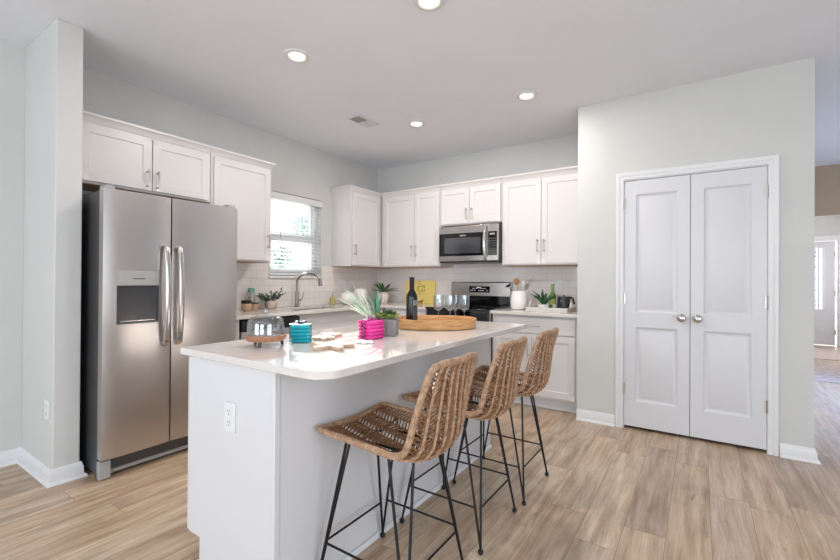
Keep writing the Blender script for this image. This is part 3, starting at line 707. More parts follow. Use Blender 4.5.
def outlet(name, loc, rz, label, cat='outlet', slots=True):
    t = thing(name, label, cat, loc, rz)
    MB().box(-.036, .036, -.0065, -.0005, -.058, .058).build('plate', WHITEP, t, bevel=.002)
    if slots:
        for z in (-.022, .022):
            m = MB().lathe([(.017, 0), (.017, .0015), (0, .0015)], (0, -.0066, z), 20, 'y'); s = m.build('socket', WHITEP, t)
            MB().box(-.007, -.005, -.0087, -.0082, z, z+.009).box(.005, .007, -.0087, -.0082, z, z+.009).box(-.0025, .0025, -.0087, -.0082, z-.011, z-.006).build('slots', DGREY, s)
    else: MB().box(-.008, .008, -.012, -.0066, -.016, .016).build('toggle', WHITEP, t, bevel=.002)
outlet('wall_outlet', (2.197, IY0, .668), 0, 'white double power outlet on the end panel of the island')
outlet('wall_outlet', (.500, -3.676, .425), 0, 'white double power outlet low on the wall stub beside the fridge')
outlet('wall_outlet', (2.505, -.009, 1.165), 0, 'white power outlet on the tile above the right worktop')
outlet('wall_outlet', (.009, -.62, 1.14), LEFT, 'white power outlet on the tile near the kitchen corner')

# ------------------------------------------------------------------ stools
def make_stool():
    t = thing('counter_stool', '', 'stool')
    prof = smooth_path([(-.228, .622), (-.215, .628), (-.12, .625), (.02, .618), (.11, .612), (.160, .612), (.196, .628), (.213, .67), (.232, .75), (.258, .84), (.290, .932)], 10)
    P = [Vector((p[0], 0, p[1])) for p in [(q[0], q[1]) for q in [(v.x, v.y) for v in [Vector((a[0], a[1], 0)) for a in [(q.x, q.y) for q in [Vector((x.x, x.y, 0)) for x in prof]]]]]]
    L = [0]
    for a, b in zip(P, P[1:]): L.append(L[-1]+(b-a).length)
    TL = L[-1]
    def at(s):
        s = max(0, min(TL, s))
        for i in range(len(L)-1):
            if L[i+1] >= s: break
        k = (s-L[i])/(L[i+1]-L[i]+1e-9); p = P[i].lerp(P[i+1], k); d = (P[min(i+2, len(P)-1)]-P[max(i-1, 0)]).normalized()
        return p, Vector((d.z, 0, -d.x))
    def half(s):
        r = .045; u = max(0, (s/TL-.5)/.5); hw_ = .205-.040*u
        for e in (s, TL-s):
            if e < r: hw_ = min(hw_, hw_-r+math.sqrt(max(0, r*r-(r-e)**2)))
        return hw_
    def off(s):
        u = s/TL; return .016+.046*math.sin(PI*min(1, max(0, u*1.05)))**1.0
    def surf(s, tt, extra=0):
        p, n = at(s); o = off(s)*(1-abs(tt)**2.2)
        return p+n*(o+extra)+Vector((0, tt*half(s), 0))
    # rim
    R = []; n1 = 46
    for i in range(n1+1): s = .012+(TL-.024)*i/n1; p, n = at(s); R.append(p+Vector((0, -half(s), 0)))
    top = [surf(TL, k) for k in (-.72, -.4, 0, .4, .72)]; R += top
    for i in range(n1, -1, -1): s = .012+(TL-.024)*i/n1; p, n = at(s); R.append(p+Vector((0, half(s), 0)))
    R += [surf(0, k) for k in (.72, .4, 0, -.4, -.72)]
    MB().tube(R, .0125, 10, closed=True).build('rim', RATT, t)
    NR = 7; ts = [-1+2*(i+1)/(NR+1) for i in range(NR)]
    m = MB()
    for tt in ts: m.tube([surf(TL*i/40, tt, .003) for i in range(41)], .0062, 6)
    m.build('ribs', RATT, t)
    m = MB(); te = [-1]+ts+[1]; step = .0165; rnd = random.Random(3)
    for j in range(len(te)-1):
        a, b = te[j], te[j+1]; dr_ = 1 if j % 2 else -1; s = .012
        while s < TL-.012:
            j1 = rnd.uniform(-.002, .002); s2 = min(TL-.004, max(.004, s+dr_*.018+j1)); s1 = min(TL-.004, max(.004, s-dr_*.008))
            e = -.003
            g = .14*(b-a)
            ptsx = [surf(s1-dr_*.006, a-g if j else a, 0), surf(s1, a+g*.3, e), surf((s1+s2)/2, (a+b)/2, 0), surf(s2, b-g*.3, e), surf(s2+dr_*.006, b+g if j < len(te)-2 else b, 0)]
            m.tube(ptsx, .0038, 5, cap=False); s += step
    m.build('woven_shell', RATT2, t, merge=False)
    # underframe and legs
    zt = .572
    m = MB()
    for y in (-.08, .08): m.tube([(-.155, y, .574), (.155, y, .574)], .005, 6)
    for x in (-.10, .10): m.tube([(x, -.163, .598), (x, -.08, .574), (x, .08, .574), (x, .163, .598)], .005, 6)
    m.build('seat_frame', BLACKM, t)
    ring = []; zr = .185
    for sx in (-1, 1):
        for sy in (-1, 1):
            f = Vector((sx*.215, sy*.205, .022)); T1 = Vector((sx*.10, sy*.163, .598)); T2 = Vector((sx*.155, sy*.08, .574))
            lg = MB().tube([T1, f], .0056, 8).tube([T2, f], .0056, 8).build('leg', BLACKM, t)
            MB().ball((f.x, f.y, .0135), .0125, .0125, .013, 12, 8).build('foot_ball', BLACKM, lg)
            k = (zr-f.z)/(zt-f.z); ring.append((sx, sy, f.lerp(T1, k), f.lerp(T2, k)))
    D = {(a, b): (c, d) for a, b, c, d in ring}
    for sy in (-1, 1): MB().tube([D[(-1, sy)][0], D[(1, sy)][0]], .0046, 7).build('stretcher', BLACKM, t)
    for sx in (-1, 1): MB().tube([D[(sx, -1)][1], D[(sx, 1)][1]], .0046, 7).build('stretcher', BLACKM, t)
    return t
st = make_stool()
for i, (x, y, lb) in enumerate(((2.715, -3.185, 'woven rattan counter stool nearest the camera, its whole seat in view'), (2.722, -2.63, 'woven rattan counter stool in the middle of the row of three'), (2.738, -2.125, 'woven rattan counter stool farthest from the camera, nearest the range'))):
    o = st if i == 0 else copy_tree(st)
    o.location = (x, y, 0); o['label'] = lb; o['group'] = 'rattan counter stools along the island'

# ------------------------------------------------------------------ things on the island
WOODB = speck('acacia_wood', (150, 100, 74), (184, 134, 104), 14, .45, .05, (1, 5, 1))
# cloche on footed board
t = thing('footed_board', 'round wooden serving board on three small feet under the glass dome', 'board', (2.095, -3.332, ZI))
MB().lathe([(.055, .022), (.080, .024), (.089, .036), (.091, .048), (.086, .050), (.082, .046), (0, .046)], n=40).build('board', WOODB, t)
for k in range(3):
    a = math.radians(-57+120*k); x, y = .068*math.cos(a), .068*math.sin(a)
    MB().tube([(x, y, .024), (x*1.08, y*1.08, .0)], [.008, .006], 10).build('foot', mat('dark_metal_foot', (70, 60, 55), .4, .6), t)
t = thing('glass_dome', 'clear glass cloche with round knob on the wooden footed board', 'cloche', (2.095, -3.332, ZI+.0505))
MB().lathe([(.083, 0), (.080, .004), (.0795, .045), (.076, .065), (.066, .078), (.045, .086), (.012, .089), (.012, .087), (.045, .0835), (.064, .0755), (.0735, .064), (.0768, .045), (.0775, .004), (.081, 0)], n=40).build('dome', CLEAR, t)
MB().ball((0, 0, .104), .0135, None, .0135, 16, 10).lathe([(.010, .0892), (.006, .093), (.008, .097)], n=14).build('knob', CLEAR, t)

def folded(m, w_, d_, h_, rnd):
    # folded cloth: three soft layers with a rolled fold on the front
    lay = 1; hh_ = h_/lay
    for k in range(lay):
        z = k*hh_; ox, oy = rnd.uniform(-.0015, .0015), rnd.uniform(-.0015, .0015)
        P = rrect(-w_/2+ox, w_/2+ox, -d_/2+oy, d_/2+oy, (.008, .008, .008, .008), 4)
        sec = [(.007, 0), (.0025, hh_*.10), (.0, hh_*.33), (.0, hh_*.66), (.0025, hh_*.90), (.007, hh_*.99)]
        n = len(P); vs_ = []
        for ins, h in sec:
            for (px, py) in P: vs_.append((px*(1-ins*2/w_), py*(1-ins*2/d_), z+h))
        fs = [(i*n+k2, i*n+(k2+1) % n, (i+1)*n+(k2+1) % n, (i+1)*n+k2) for i in range(5) for k2 in range(n)]
        fs += [tuple(range(n))[::-1], tuple(5*n+k2 for k2 in range(n))]
        m.add(vs_, fs)
def cloth_mat(name, c1, c2):
    m = speck(name, c1, c2, 30, .85, .4); return m
TEAL = cloth_mat('teal_cloth', (8, 142, 158), (30, 172, 184)); PINK = cloth_mat('pink_cloth', (222, 38, 140), (238, 72, 165))
ORD = ['lowest', 'second lowest', 'third from the bottom', 'second from the top', 'topmost']
rnd = random.Random(5)
for (nm, mt_, x, y, rz, w_, d_, hc, colr) in (('teal', TEAL, 2.142, -3.172, math.radians(38), .088, .070, .0165, 'cake dome'), ('pink', PINK, 2.330, -2.872, math.radians(-8), .098, .098, .0185, 'grey planter')):
    for i in range(5):
        m = MB(); folded(m, w_, d_, hc-.0006, rnd); o = m.build('folded_napkin', mt_, smooth=60)
        o.location = (x+rnd.uniform(-.0025, .0025), y+rnd.uniform(-.0025, .0025), ZI+.0005+i*hc); o.rotation_euler = (0, 0, rz+rnd.uniform(-.03, .03))
        tag(o, 'folded %s napkin, %s of its stack beside the %s' % (nm, ORD[i], colr), 'napkin', '%s napkins stacked on the island' % nm)
# zebra ribbon round the pink stack, dark ribbon round the teal stack
def ribbon(name, x, y, rz, w_, d_, h_, m1, label, along=0, wd=.018):
    m = MB(); t = thing(name, label, 'ribbon', (x, y, ZI), rz)
    a, b = (w_/2+.0055, wd) if not along else (d_/2+.0055, wd)
    P = [(-a, .0012), (-a, h_+.004), (a, h_+.004), (a, .0012)]; Q = [(-a-.0015, .0012), (-a-.0015, h_+.0055), (a+.0015, h_+.0055), (a+.0015, .0012)]
    for i in range(3):
        vs_ = []
        for yy in (-b/2, b/2):
            for p in (P[i], P[i+1], Q[i+1], Q[i]): vs_.append((p[0], yy, p[1]) if not along else (yy, p[0], p[1]))
        m.add(vs_, [(0, 1, 2, 3), (4, 7, 6, 5), (0, 4, 5, 1), (2, 6, 7, 3), (1, 5, 6, 2), (0, 3, 7, 4)])
    m.build('band', m1, t)
    bw = MB()
    for sg in (-1, 1):
        pts = [(0, 0, h_+.009), (sg*.012, .006, h_+.017), (sg*.026, .010, h_+.016), (sg*.022, -.002, h_+.010), (0, 0, h_+.008)]
        bw.tube(smooth_path(pts, 5), .0035, 6, flat=.5)
    bw.ball((0, 0, h_+.0105), .006, .006, .005, 10, 6); bw.build('bow', m1, t)
def zebra():
    m = mat('zebra_ribbon', (24, 12, 22), .5); n = NT(m); f = n.noise(n.coord(), 70, 2, .5, (1, 1, 2.2))
    n.l(n.ramp(f, [(.50, (30, 12, 28)), (.56, (222, 60, 150))]), n.b.inputs['Base Color']); return m
ribbon('ribbon', 2.330, -2.872, math.radians(-8), .098, .098, .0185*5, zebra(), 'dark zebra ribbon tied round the pink napkin stack', 1, .03)
ribbon('ribbon', 2.142, -3.172, math.radians(38), .088, .070, .0165*5, mat('dark_teal_ribbon', (10, 70, 92), .4), 'dark teal ribbon tied round the teal napkin stack', 0, .02)

# wooden star cut-outs
STARW = speck('pale_birch', (190, 158, 134), (210, 182, 158), 20, .6)
def star(loc, r, rz, th, label, m_, cut=.48, tips=5):
    P = []
    for i in range(tips):
        a = 2*PI*i/tips
        for da, rr in ((-.20, .90), (-.09, 1.0), (.09, 1.0), (.20, .90)): P.append((r*rr*math.cos(a+da), r*rr*math.sin(a+da)))
        P.append((r*cut*math.cos(a+PI/tips), r*cut*math.sin(a+PI/tips)))
    o = MB().prism(P, 0, th).build('star_ornament', m_, bevel=.0015); o.location = loc; o.rotation_euler = (0, 0, rz)
    return tag(o, label, 'ornament', 'star ornaments lying on the island')
star((2.385, -3.205, ZI+.0004), .100, 2.15, .016, 'largest pale wooden star lying in the sun on the island', STARW, .36)
star((2.165, -3.045, ZI+.0004), .058, .5, .014, 'small wooden star nearest the teal napkins', STARW)
star((2.115, -2.945, ZI+.0004), .060, 1.0, .014, 'small wooden star farthest from the camera', STARW)
m = MB()
star((2.415, -3.018, ZI+.0004), .046, .2, .010, 'small white star between the large star and pink napkins', mat('white_wood', (240, 236, 232), .4))

# planter with succulents
PL = speck('grey_concrete', (128, 124, 120), (146, 142, 138), 25, .8, .1)
t = thing('succulent_planter', 'grey square-edged planter of agave and green succulents behind pink napkins', 'planter', (2.300, -2.740, ZI), math.radians(28))
pw, pd, ph = .085, .055, .090
m = MB(); r = [[(-pw*k, -pd*k, z), (pw*k, -pd*k, z), (pw*k, pd*k, z), (-pw*k, pd*k, z)] for k, z in ((.94, 0), (1, ph), (.9, ph), (.88, ph-.012))]
m.add(r[0], [(3, 2, 1, 0)])
for a, b in zip(r, r[1:]): m.add(a+b, [(i, (i+1) % 4, 4+(i+1) % 4, 4+i) for i in range(4)])
m.add(r[-1], [(0, 1, 2, 3)]); m.build('pot', PL, t, bevel=.002)
MB().prism([(-pw*.87, -pd*.87), (pw*.87, -pd*.87), (pw*.87, pd*.87), (-pw*.87, pd*.87)], ph-.0115, ph-.006).build('soil', mat('dark_soil', (60, 48, 40), .95), t)
AG = speck('pale_agave_leaf', (168, 192, 172), (214, 226, 210), 30, .5); AG2 = speck('blue_green_leaf', (66, 124, 98), (124, 168, 138), 24, .45)
GR1 = speck('lime_succulent', (104, 124, 56), (152, 168, 92), 40, .5); GR2 = speck('dark_succulent', (40, 60, 40), (84, 110, 60), 40, .5); GRD = speck('deep_green_leaf', (26, 66, 38), (62, 112, 64), 18, .42)
ca, sa = math.cos(-math.radians(28)), math.sin(-math.radians(28))
def loc_dir(x, y, z): return (x*ca-y*sa, x*sa+y*ca, z)
# view axes: right = (.83,.55)
m = MB(); bx0 = (-.055, -.008, ph-.01)
for rr, L_, dr_ in ((-1.45, .235, .18), (-1.15, .22, .12), (-.95, .22, .1), (-.75, .2, .1), (-.55, .2, .08), (-1.25, .18, .3), (-.4, .18, .1), (-1.3, .20, .05), (-1.05, .19, .15), (-.85, .23, .05), (-.65, .21, .15), (-1.6, .17, .2)):
    leaf(m, bx0, loc_dir(rr*.83+.2*math.sin(rr*9), rr*.55, 1.15), L_, .015, dr_, 8, .28)
m.build('agave_leaves', AG, t)
m = MB()
for rr, L_ in ((-.35, .17), (-.12, .18), (.08, .165), (.28, .15), (.0, .13), (-.2, .14), (-.5, .16), (.18, .16), (-.08, .12)):
    leaf(m, (-.03, .01, ph-.01), loc_dir(rr*.83-.1, rr*.55+.12*math.cos(rr*17), 1.2), L_, .022, .02, 7, .3)
m.build('upright_leaves', AG2, t)
def rosette(m, c, R_, n=3, tilt=.5):
    for ring_ in range(n):
        k = 5+ring_*2; rad = R_*(ring_+1)/n
        for i in range(k):
            a = 2*PI*(i+.5*(ring_ % 2))/k; up = 1.4-ring_*tilt*.9
            leaf(m, c, (math.cos(a), math.sin(a), up), rad, rad*.55, -.2, 4, .25, .003)
m = MB(); rosette(m, (-.012, -.03, ph+.008), .046); rosette(m, (.056, -.018, ph+.002), .046); rosette(m, (.022, -.028, ph), .03); rosette(m, (.036, .02, ph+.006), .045)
m.build('green_rosettes', GR1, t)
m = MB(); rosette(m, (.026, -.002, ph+.014), .046, 3, .2); rosette(m, (.048, .005, ph+.010), .038, 3, .2); rosette(m, (.004, -.008, ph+.006), .038, 3, .2); m.build('dark_rosettes', GR2, t)

# oval wooden tray
def tray_wood():
    m = mat('mango_wood', (196, 148, 96), .5); n = NT(m); f = n.noise(n.coord(), 9, 4, .6, (1, 1, 7)); f2 = n.noise(n.coord(), 110, 2, .6)
    c = n.ramp(f, [(.3, (176, 122, 70)), (.55, (208, 158, 104)), (.75, (222, 180, 132))]); c = n.mix(n.ramp(f2, [(.55, (0, 0, 0)), (.7, (120, 120, 120))]), c, (140, 88, 46))
    n.l(c, n.b.inputs['Base Color']); n.bump(f2, .3, .003); return m
TW = tray_wood()
t = thing('oval_tray', 'oval wooden tray with curved rim at the far half of the island', 'tray', (2.33, -2.255, ZI), math.radians(33.6))
m = MB(); m.lathe([(0, 0), (.93, 0), (.975, .004), (.992, .030), (1.0, .058), (.985, .0625), (.965, .058), (.955, .030), (.93, .014), (0, .012)], n=64)
m.v = [(x*.270, y*.195, z) for x, y, z in m.v]; m.build('dish', TW, t, smooth=40)
# wine bottle
t = thing('wine_bottle', 'dark wine bottle with grey label standing in the oval tray', 'bottle', (2.201, -2.320, ZI+.0135))
BG = mat('dark_bottle_glass', (14, 14, 20), .08)
MB().lathe([(.030, 0), (.0355, .004), (.0365, .015), (.0365, .175), (.034, .192), (.024, .212), (.0155, .225), (.0145, .235), (.0145, .296), (.0165, .298), (.0165, .304), (.012, .306), (0, .306)], n=32).build('bottle_body', BG, t)
MB().lathe([(.0152, .232), (.0155, .233), (.0158, .297), (.0172, .299), (.0172, .306), (.0, .3075)], n=24).build('foil_cap', mat('purple_black_foil', (44, 34, 56), .35, .4), t)
def wrap(m, r_, z0_, z1, a0, a1, n=14):
    vs_ = [(r_*math.cos(a0+(a1-a0)*i/n), r_*math.sin(a0+(a1-a0)*i/n), z) for i in range(n+1) for z in (z0_, z1)]
    vs_ += [((r_+.0006)*math.cos(a0+(a1-a0)*i/n), (r_+.0006)*math.sin(a0+(a1-a0)*i/n), z) for i in range(n+1) for z in (z0_, z1)]; o = 2*(n+1)
    fs = [(2*i, 2*i+1, 2*i+3, 2*i+2) for i in range(n)]+[(o+2*i, o+2*i+2, o+2*i+3, o+2*i+1) for i in range(n)]+[(2*i, 2*i+2, o+2*i+2, o+2*i) for i in range(n)]+[(2*i+1, o+2*i+1, o+2*i+3, 2*i+3) for i in range(n)]+[(0, o, o+1, 1), (2*n, 2*n+1, o+2*n+1, o+2*n)]
    m.add(vs_, fs)
m = MB(); wrap(m, .0368, .125, .160, -.75, .55); m.build('neck_label', mat('grey_paper_label', (120, 122, 118), .7), t)
m = MB(); wrap(m, .0368, .04, .115, -.75, .55); m.build('front_label', mat('dark_grey_label', (66, 68, 68), .6), t)
# wine glasses
def wine_glass():
    t = thing('wine_glass', '', 'glass')
    MB().lathe([(0, .004), (.034, .0005), (.035, .002), (.010, .006), (.0042, .012), (.0036, .050), (.0042, .080), (.012, .088), (.029, .096), (.0345, .112), (.036, .150), (.0365, .194), (.0352, .194), (.0347, .150), (.033, .113), (.028, .098), (.011, .091), (0, .090)], n=32).build('glass_body', CLEAR, t)
    return t
g0 = wine_glass()
for i, (x, y, lb) in enumerate(((2.188, -1.968, 'stemmed wine glass behind the oval tray, closest to the bottle'), (2.262, -1.93, 'stemmed wine glass behind the tray, second from the bottle'), (2.262, -1.85, 'stemmed wine glass behind the tray, third from the bottle, set farther back'), (2.345, -1.872, 'stemmed wine glass behind the tray, farthest from the bottle'))):
    o = g0 if i == 0 else copy_tree(g0); o.location = (x, y, ZI); o['label'] = lb; o['group'] = 'stemmed glasses behind the oval tray'

# ------------------------------------------------------------------ left worktop
ZC = .9142
TER = speck('beige_stoneware', (176, 146, 120), (196, 168, 142), 10, .5)
t = thing('lidded_jar', 'beige jar with dark lid beside the fridge on the worktop', 'jar', (.22, -2.17, ZC))
MB().lathe([(.034, 0), (.044, .012), (.048, .04), (.045, .068), (.044, .070), (0, .070)], n=28).build('jar_body', TER, t); MB().lathe([(.047, .0705), (.048, .073), (.048, .096), (.044, .100), (0, .101)], n=28).build('lid', BLACKP, t)
t = thing('small_pot', 'beige bowl of dark greenery between the lidded jar and leafy plant', 'pot', (.16, -2.045, ZC))
MB().lathe([(.030, 0), (.042, .02), (.046, .055), (.044, .058), (.040, .05), (0, .05)], n=28).build('bowl', TER, t)
m = MB(); rr_ = random.Random(4)
for i in range(40): a = rr_.random()*2*PI; leaf(m, (.028*math.cos(a)*rr_.random(), .028*math.sin(a)*rr_.random(), .05), (math.cos(a), math.sin(a), 1.2), .04, .016, .5, 4)
m.build('greenery', GR2, t)
t = thing('glass_jar', 'tall clear jar with green top behind the small pots', 'jar', (.075, -2.02, ZC))
MB().lathe([(.03, 0), (.036, .004), (.036, .16), (.030, .17), (.028, .17), (.034, .16), (.034, .006), (0, .006)], n=24).build('jar_glass', CLEAR, t)
MB().lathe([(0, .007), (.0325, .008), (.0325, .12), (0, .12)], n=24).build('contents', speck('pasta', (200, 180, 150), (220, 205, 180), 60, .7), t)
MB().lathe([(.032, .1705), (.034, .172), (.034, .205), (.028, .210), (0, .211)], n=24).build('lid', mat('sage_green_lid', (110, 160, 138), .5), t)
t = thing('potted_plant', 'small leafy grey-green plant in a pale beige pot near the window', 'plant', (.145, -1.84, ZC))
MB().lathe([(.038, 0), (.052, .015), (.062, .05), (.060, .078), (.056, .08), (.053, .07), (0, .07)], n=28).build('pot', mat('blush_ceramic', (214, 196, 182), .5), t)
m = MB(); rr_ = random.Random(9); stems = MB()
for i in range(22):
    a = rr_.random()*2*PI; e = rr_.uniform(.4, 1.6); d = Vector((math.cos(a), math.sin(a), e)).normalized(); L_ = rr_.uniform(.09, .14); b = Vector((.02*math.cos(a), .02*math.sin(a), .07))
    stems.tube([b, b+d*L_*.6, b+d*L_], .0013, 4)
    for k in range(9):
        p = b+d*L_*(.25+.75*k/8); leaf(m, p, (d+Vector((rr_.gauss(0, .7), rr_.gauss(0, .7), rr_.gauss(0, .3)))), .030, .019, .3, 4)
m.build('leaves', speck('grey_green_leaf', (66, 88, 74), (112, 134, 116), 30, .5), t, merge=False); stems.build('stems', GR2, t)
t = thing('soap_bottle', 'yellow glass soap dispenser with grey pump right of the faucet', 'soap dispenser', (.12, -.967, ZC))
MB().lathe([(.030, 0), (.034, .004), (.034, .075), (.026, .088), (.012, .095), (.012, .103), (0, .103)], n=24).build('bottle_body', mat('olive_liquid', (172, 164, 104), .15), t)
MB().tube([(0, 0, .1035), (0, 0, .135), (.006, .001, .143), (.035, .004, .140)], [.006, .004, .006, .0035], 8).lathe([(.013, .103), (.013, .115), (.005, .117)], n=16).build('pump', NICK, t)
t = thing('ceramic_canister', 'round white lidded canister nearest the soap dispenser', 'canister', (.21, -.80, ZC))
MB().lathe([(.05, 0), (.082, .018), (.100, .055), (.099, .095), (.082, .128), (.062, .138), (0, .138)], n=36).build('canister_body', CERAM, t); MB().lathe([(.060, .1385), (.062, .143), (.04, .151), (.010, .155), (.008, .160), (.013, .169), (.008, .175), (0, .176)], n=28).build('lid', CERAM, t)
t = thing('ceramic_canister', 'tall white ceramic pitcher-shaped canister in the kitchen corner', 'canister', (.16, -.52, ZC))
MB().lathe([(.06, 0), (.085, .03), (.094, .09), (.088, .14), (.076, .172), (.07, .178), (0, .178)], n=36).build('canister_body', CERAM, t); MB().lathe([(.068, .1785), (.07, .183), (.03, .192), (0, .194)], n=28).build('lid', CERAM, t)
# corner plant
t = thing('potted_plant', 'spiky green plant in a narrow white vase in the kitchen corner', 'plant', (.340, -.28, ZC))
MB().lathe([(.036, 0), (.05, .012), (.066, .06), (.066, .10), (.045, .135), (.034, .142), (.031, .137), (0, .13)], n=28).build('vase', mat('blush_vase', (230, 218, 210), .35), t)
m = MB(); rr_ = random.Random(21)
for i in range(30):
    a = 2*PI*i/30+rr_.uniform(-.1, .1); e = rr_.uniform(.45, 2.2); leaf(m, (.014*math.cos(a), .014*math.sin(a), .130), (math.cos(a), math.sin(a), e), rr_.uniform(.14, .20), .024, rr_.uniform(.2, .7), 7, .25)
m.build('leaves', GRD, t)
# cookbook leaning on the tile
YEL = mat('yellow_print', (238, 212, 120), .5); WHT = mat('white_print', (236, 232, 226), .5); INK = mat('black_ink', (50, 46, 44), .6); BRN = mat('brown_ink', (112, 58, 34), .6)
t = thing('yellow_book', 'yellow and white book standing against the tile left of the range', 'book', (.745, -.045, ZC+.001))
t.rotation_euler = (math.radians(-5), 0, 0)
bk = MB().box(-.228, .228, -.012, .012, 0, .292).build('cover', YEL, t, bevel=.002)
MB().box(-.226, .226, -.0095, .0095, .004, .2935).build('pages', WHT, bk)
MB().box(-.20, -.155, -.0128, -.0121, .03, .16).build('white_panel', WHT, bk)
m = MB()
def arcp(m, cx, cz, r_, a0, a1, th=.006):
    m.tube([(cx+r_*math.cos(math.radians(a0+(a1-a0)*i/12)), -.0128, cz+r_*math.sin(math.radians(a0+(a1-a0)*i/12))) for i in range(13)], th, 5, flat=.2)
arcp(m, .00, .262, .022, 20, 330, .006); arcp(m, .008, .185, .036, 40, 320, .009); arcp(m, .06, .215, .017, 0, 360, .006); arcp(m, .055, .165, .02, 100, 400, .006); arcp(m, .01, .120, .014, 0, 300, .005)
m.build('lettering', INK, bk)
t = thing('dog_figurine', 'tiny brown dog figurine in front of the yellow book', 'figurine', (.806, -.125, ZC))
m = MB(); m.tube([(-.026, 0, .030), (.0, 0, .028), (.026, 0, .032)], [.007, .009, .008], 10); m.tube([(.024, 0, .034), (.034, 0, .048), (.048, 0, .046)], [.006, .007, .004], 8); m.tube([(.034, .003, .050), (.033, .004, .060)], [.003, .001], 6)
for x in (-.024, .022):
    for y in (-.005, .005): m.tube([(x, y, .028), (x+.002, y, .001)], [.004, .003], 6)
m.tube([(-.028, 0, .033), (-.042, 0, .042)], [.003, .001], 6); m.build('body', BRN, t)

# ------------------------------------------------------------------ right worktop
t = thing('utensil_crock', 'white ceramic crock holding kitchen utensils beside the range', 'crock', (2.165, -.30, ZC))
MB().lathe([(.062, 0), (.076, .006), (.088, .05), (.088, .10), (.078, .16), (.072, .182), (.070, .190), (.064, .190), (.066, .17), (.066, .02), (0, .02)], n=36).build('crock_body', CERAM, t)
def utensil(name, label, tip, kind, m_, base=(0, 0)):
    cat = name.replace('_', ' ')
    t = thing(name, label, cat, (2.165, -.30, ZC)); b = Vector((base[0], base[1], .026)); T = Vector(tip)
    mm = MB().tube([b, b.lerp(T, .5), T], [.0055, .005, .004], 8); mm.build('handle', m_, t)
    d = (T-b).normalized(); h = MB()
    if kind == 'spoon': h.ball((0, 0, 0), .030, .008, .036, 16, 10)
    elif kind == 'ladle': h.lathe([(0, -.024), (.018, -.020), (.03, -.006), (.033, .004), (.031, .004), (.028, -.006), (.016, -.018), (0, -.021)], n=20)
    elif kind == 'whisk':
        for i in range(5):
            a = PI*i/5; h.tube(smooth_path([(0, 0, -.03), (.022*math.cos(a), .022*math.sin(a), .015), (0, 0, .055), (-.022*math.cos(a), -.022*math.sin(a), .015), (0, 0, -.03)], 5), .0012, 4)
    else:
        h.box(-.016, .016, -.003, .003, -.032, .032)
        for i in range(3): pass
    xa = (Vector((1, .5, 0))-d*d.dot(Vector((1, .5, 0)))).normalized(); mx = Matrix((xa, d.cross(xa), d)).transposed().to_4x4(); h.xf(Matrix.Translation(T+d*.03) @ mx); h.build('head', m_, t, smooth=50)
utensil('wooden_spoon', 'brown wooden spoon upright in the white crock', (-.02, -.01, .262), 'spoon', mat('spoon_wood', (150, 102, 62), .5), (.01, .0))
utensil('ladle', 'dark ladle leaning left out of the white crock', (-.100, -.01, .225), 'ladle', BLACKP, (.03, .01))
utensil('spatula', 'pale spatula upright in the white crock', (.030, .02, .24), 'spatula', mat('pale_silicone', (206, 200, 196), .4), (-.01, .02))
utensil('whisk', 'steel whisk leaning right out of the white crock', (.085, .0, .235), 'whisk', CHROME, (-.02, -.02))
utensil('serving_fork', 'grey serving tool leaning right beside the whisk', (.060, .03, .21), 'spatula', mat('grey_silicone', (120, 118, 118), .4), (-.03, .02))
# rectangular tray
WOV = speck('whitewashed_rattan', (176, 170, 164), (232, 228, 222), 90, .7, .6)
t = thing('rectangular_tray', 'whitewashed woven rectangular tray with arched handles on the right worktop', 'tray', (2.505, -.32, ZC), math.radians(0))
a, b = .200, .165
m = MB().box(-a, a, -b, b, 0, .006)
for x0, x1, y0_, y1_ in ((-a, a, -b, -b+.012), (-a, a, b-.012, b), (-a, -a+.012, -b+.012, b-.012), (a-.012, a, -b+.012, b-.012)): m.box(x0, x1, y0_, y1_, .0061, .040)
m.build('tray_body', WOV, t)
for sg in (-1, 1):
    MB().tube([(sg*(a+.0), .055*math.cos(PI*i/12), .036+.058*math.sin(PI*i/12)) for i in range(13)], .007, 8).build('handle', mat('white_handle', (226, 222, 218), .5), t)
ZT2 = ZC+.0068
t = thing('potted_plant', 'dark green long-leaved plant in a white pot on the rectangular tray', 'plant', (2.44, -.355, ZT2))
MB().lathe([(.04, 0), (.05, .01), (.056, .055), (.053, .058), (.049, .05), (0, .05)], n=28).build('pot', CERAM, t)
m = MB(); rr_ = random.Random(8)
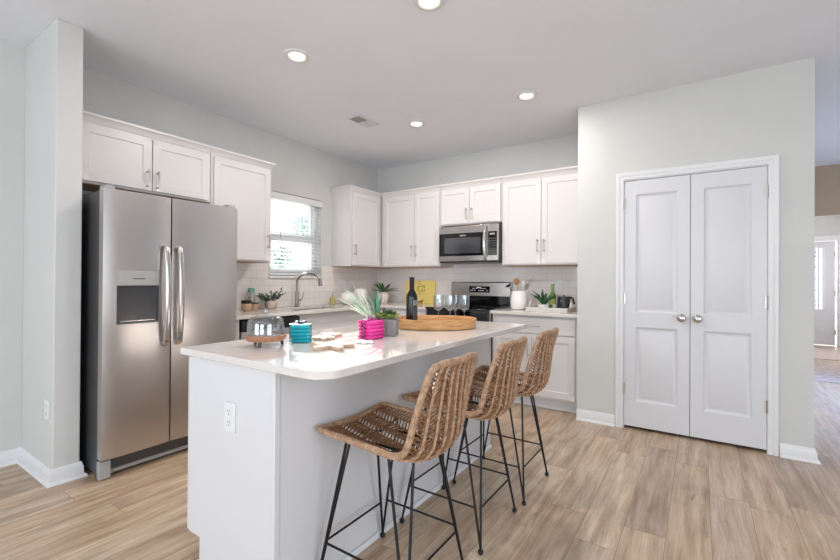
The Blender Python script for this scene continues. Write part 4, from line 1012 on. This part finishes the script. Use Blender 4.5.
for i in range(22): aa = 2*PI*i/22+rr_.uniform(-.1, .1); e = rr_.uniform(.7, 2.4); leaf(m, (.012*math.cos(aa), .012*math.sin(aa), .048), (math.cos(aa), math.sin(aa)*.7, e), rr_.uniform(.13, .19), .024, rr_.uniform(.3, .8), 7, .25)
m.build('leaves', GRD, t)
t = thing('green_bottle', 'slim green glass bottle behind the plant on the rectangular tray', 'bottle', (2.49, -.215, ZT2))
MB().lathe([(.028, 0), (.034, .005), (.034, .12), (.028, .15), (.014, .185), (.0125, .20), (.0125, .245), (.016, .247), (.016, .258), (0, .259)], n=24).build('bottle_body', mat('green_glass', (96, 132, 62), .12), t)
m = MB(); wrap(m, .0343, .05, .11, -2.4, -.4); m.build('paper_label', mat('yellow_green_label', (190, 196, 110), .6), t)
t = thing('small_canister', 'small white and green canister in front of the green bottle', 'canister', (2.535, -.31, ZT2))
MB().lathe([(.02, 0), (.023, .004), (.023, .055), (.02, .06), (0, .06)], n=20).build('canister_body', mat('sage_canister', (176, 186, 160), .4), t)
t = thing('kettle', 'small dark grey kettle with side handle on the rectangular tray', 'kettle', (2.615, -.26, ZT2))
DK = mat('charcoal_enamel', (48, 48, 54), .3)
MB().lathe([(.052, 0), (.060, .005), (.062, .07), (.060, .135), (.057, .139), (0, .141)], n=32).build('kettle_body', DK, t)
MB().lathe([(.012, .1415), (.010, .145), (.012, .150), (0, .152)], n=16).build('lid_knob', BLACKP, t)
MB().tube(smooth_path([(.058, 0, .128), (.078, -.0, .125), (.092, -.0, .095), (.100, 0, .065)], 5), .010, 8).build('handle', BLACKP, t)
MB().ball((-.012, -.0615, .095), .006, .004, .006, 10, 6).build('button', CHROME, t)

# ------------------------------------------------------------------ hall rugs
RG = speck('pale_rug_pile', (176, 160, 150), (212, 200, 192), 14, .95, .3)
for (x0, x1, y0_, y1_, lb) in ((4.75, 6.35, 4.50, 5.85, 'pale rug in front of the front door'), (4.80, 6.35, 2.48, 3.94, 'pale patterned rug in the hall, nearer of the two')):
    tag(MB().box(x0, x1, y0_, y1_, .0005, .010).build('rug', RG, bevel=.003), lb, 'rug')
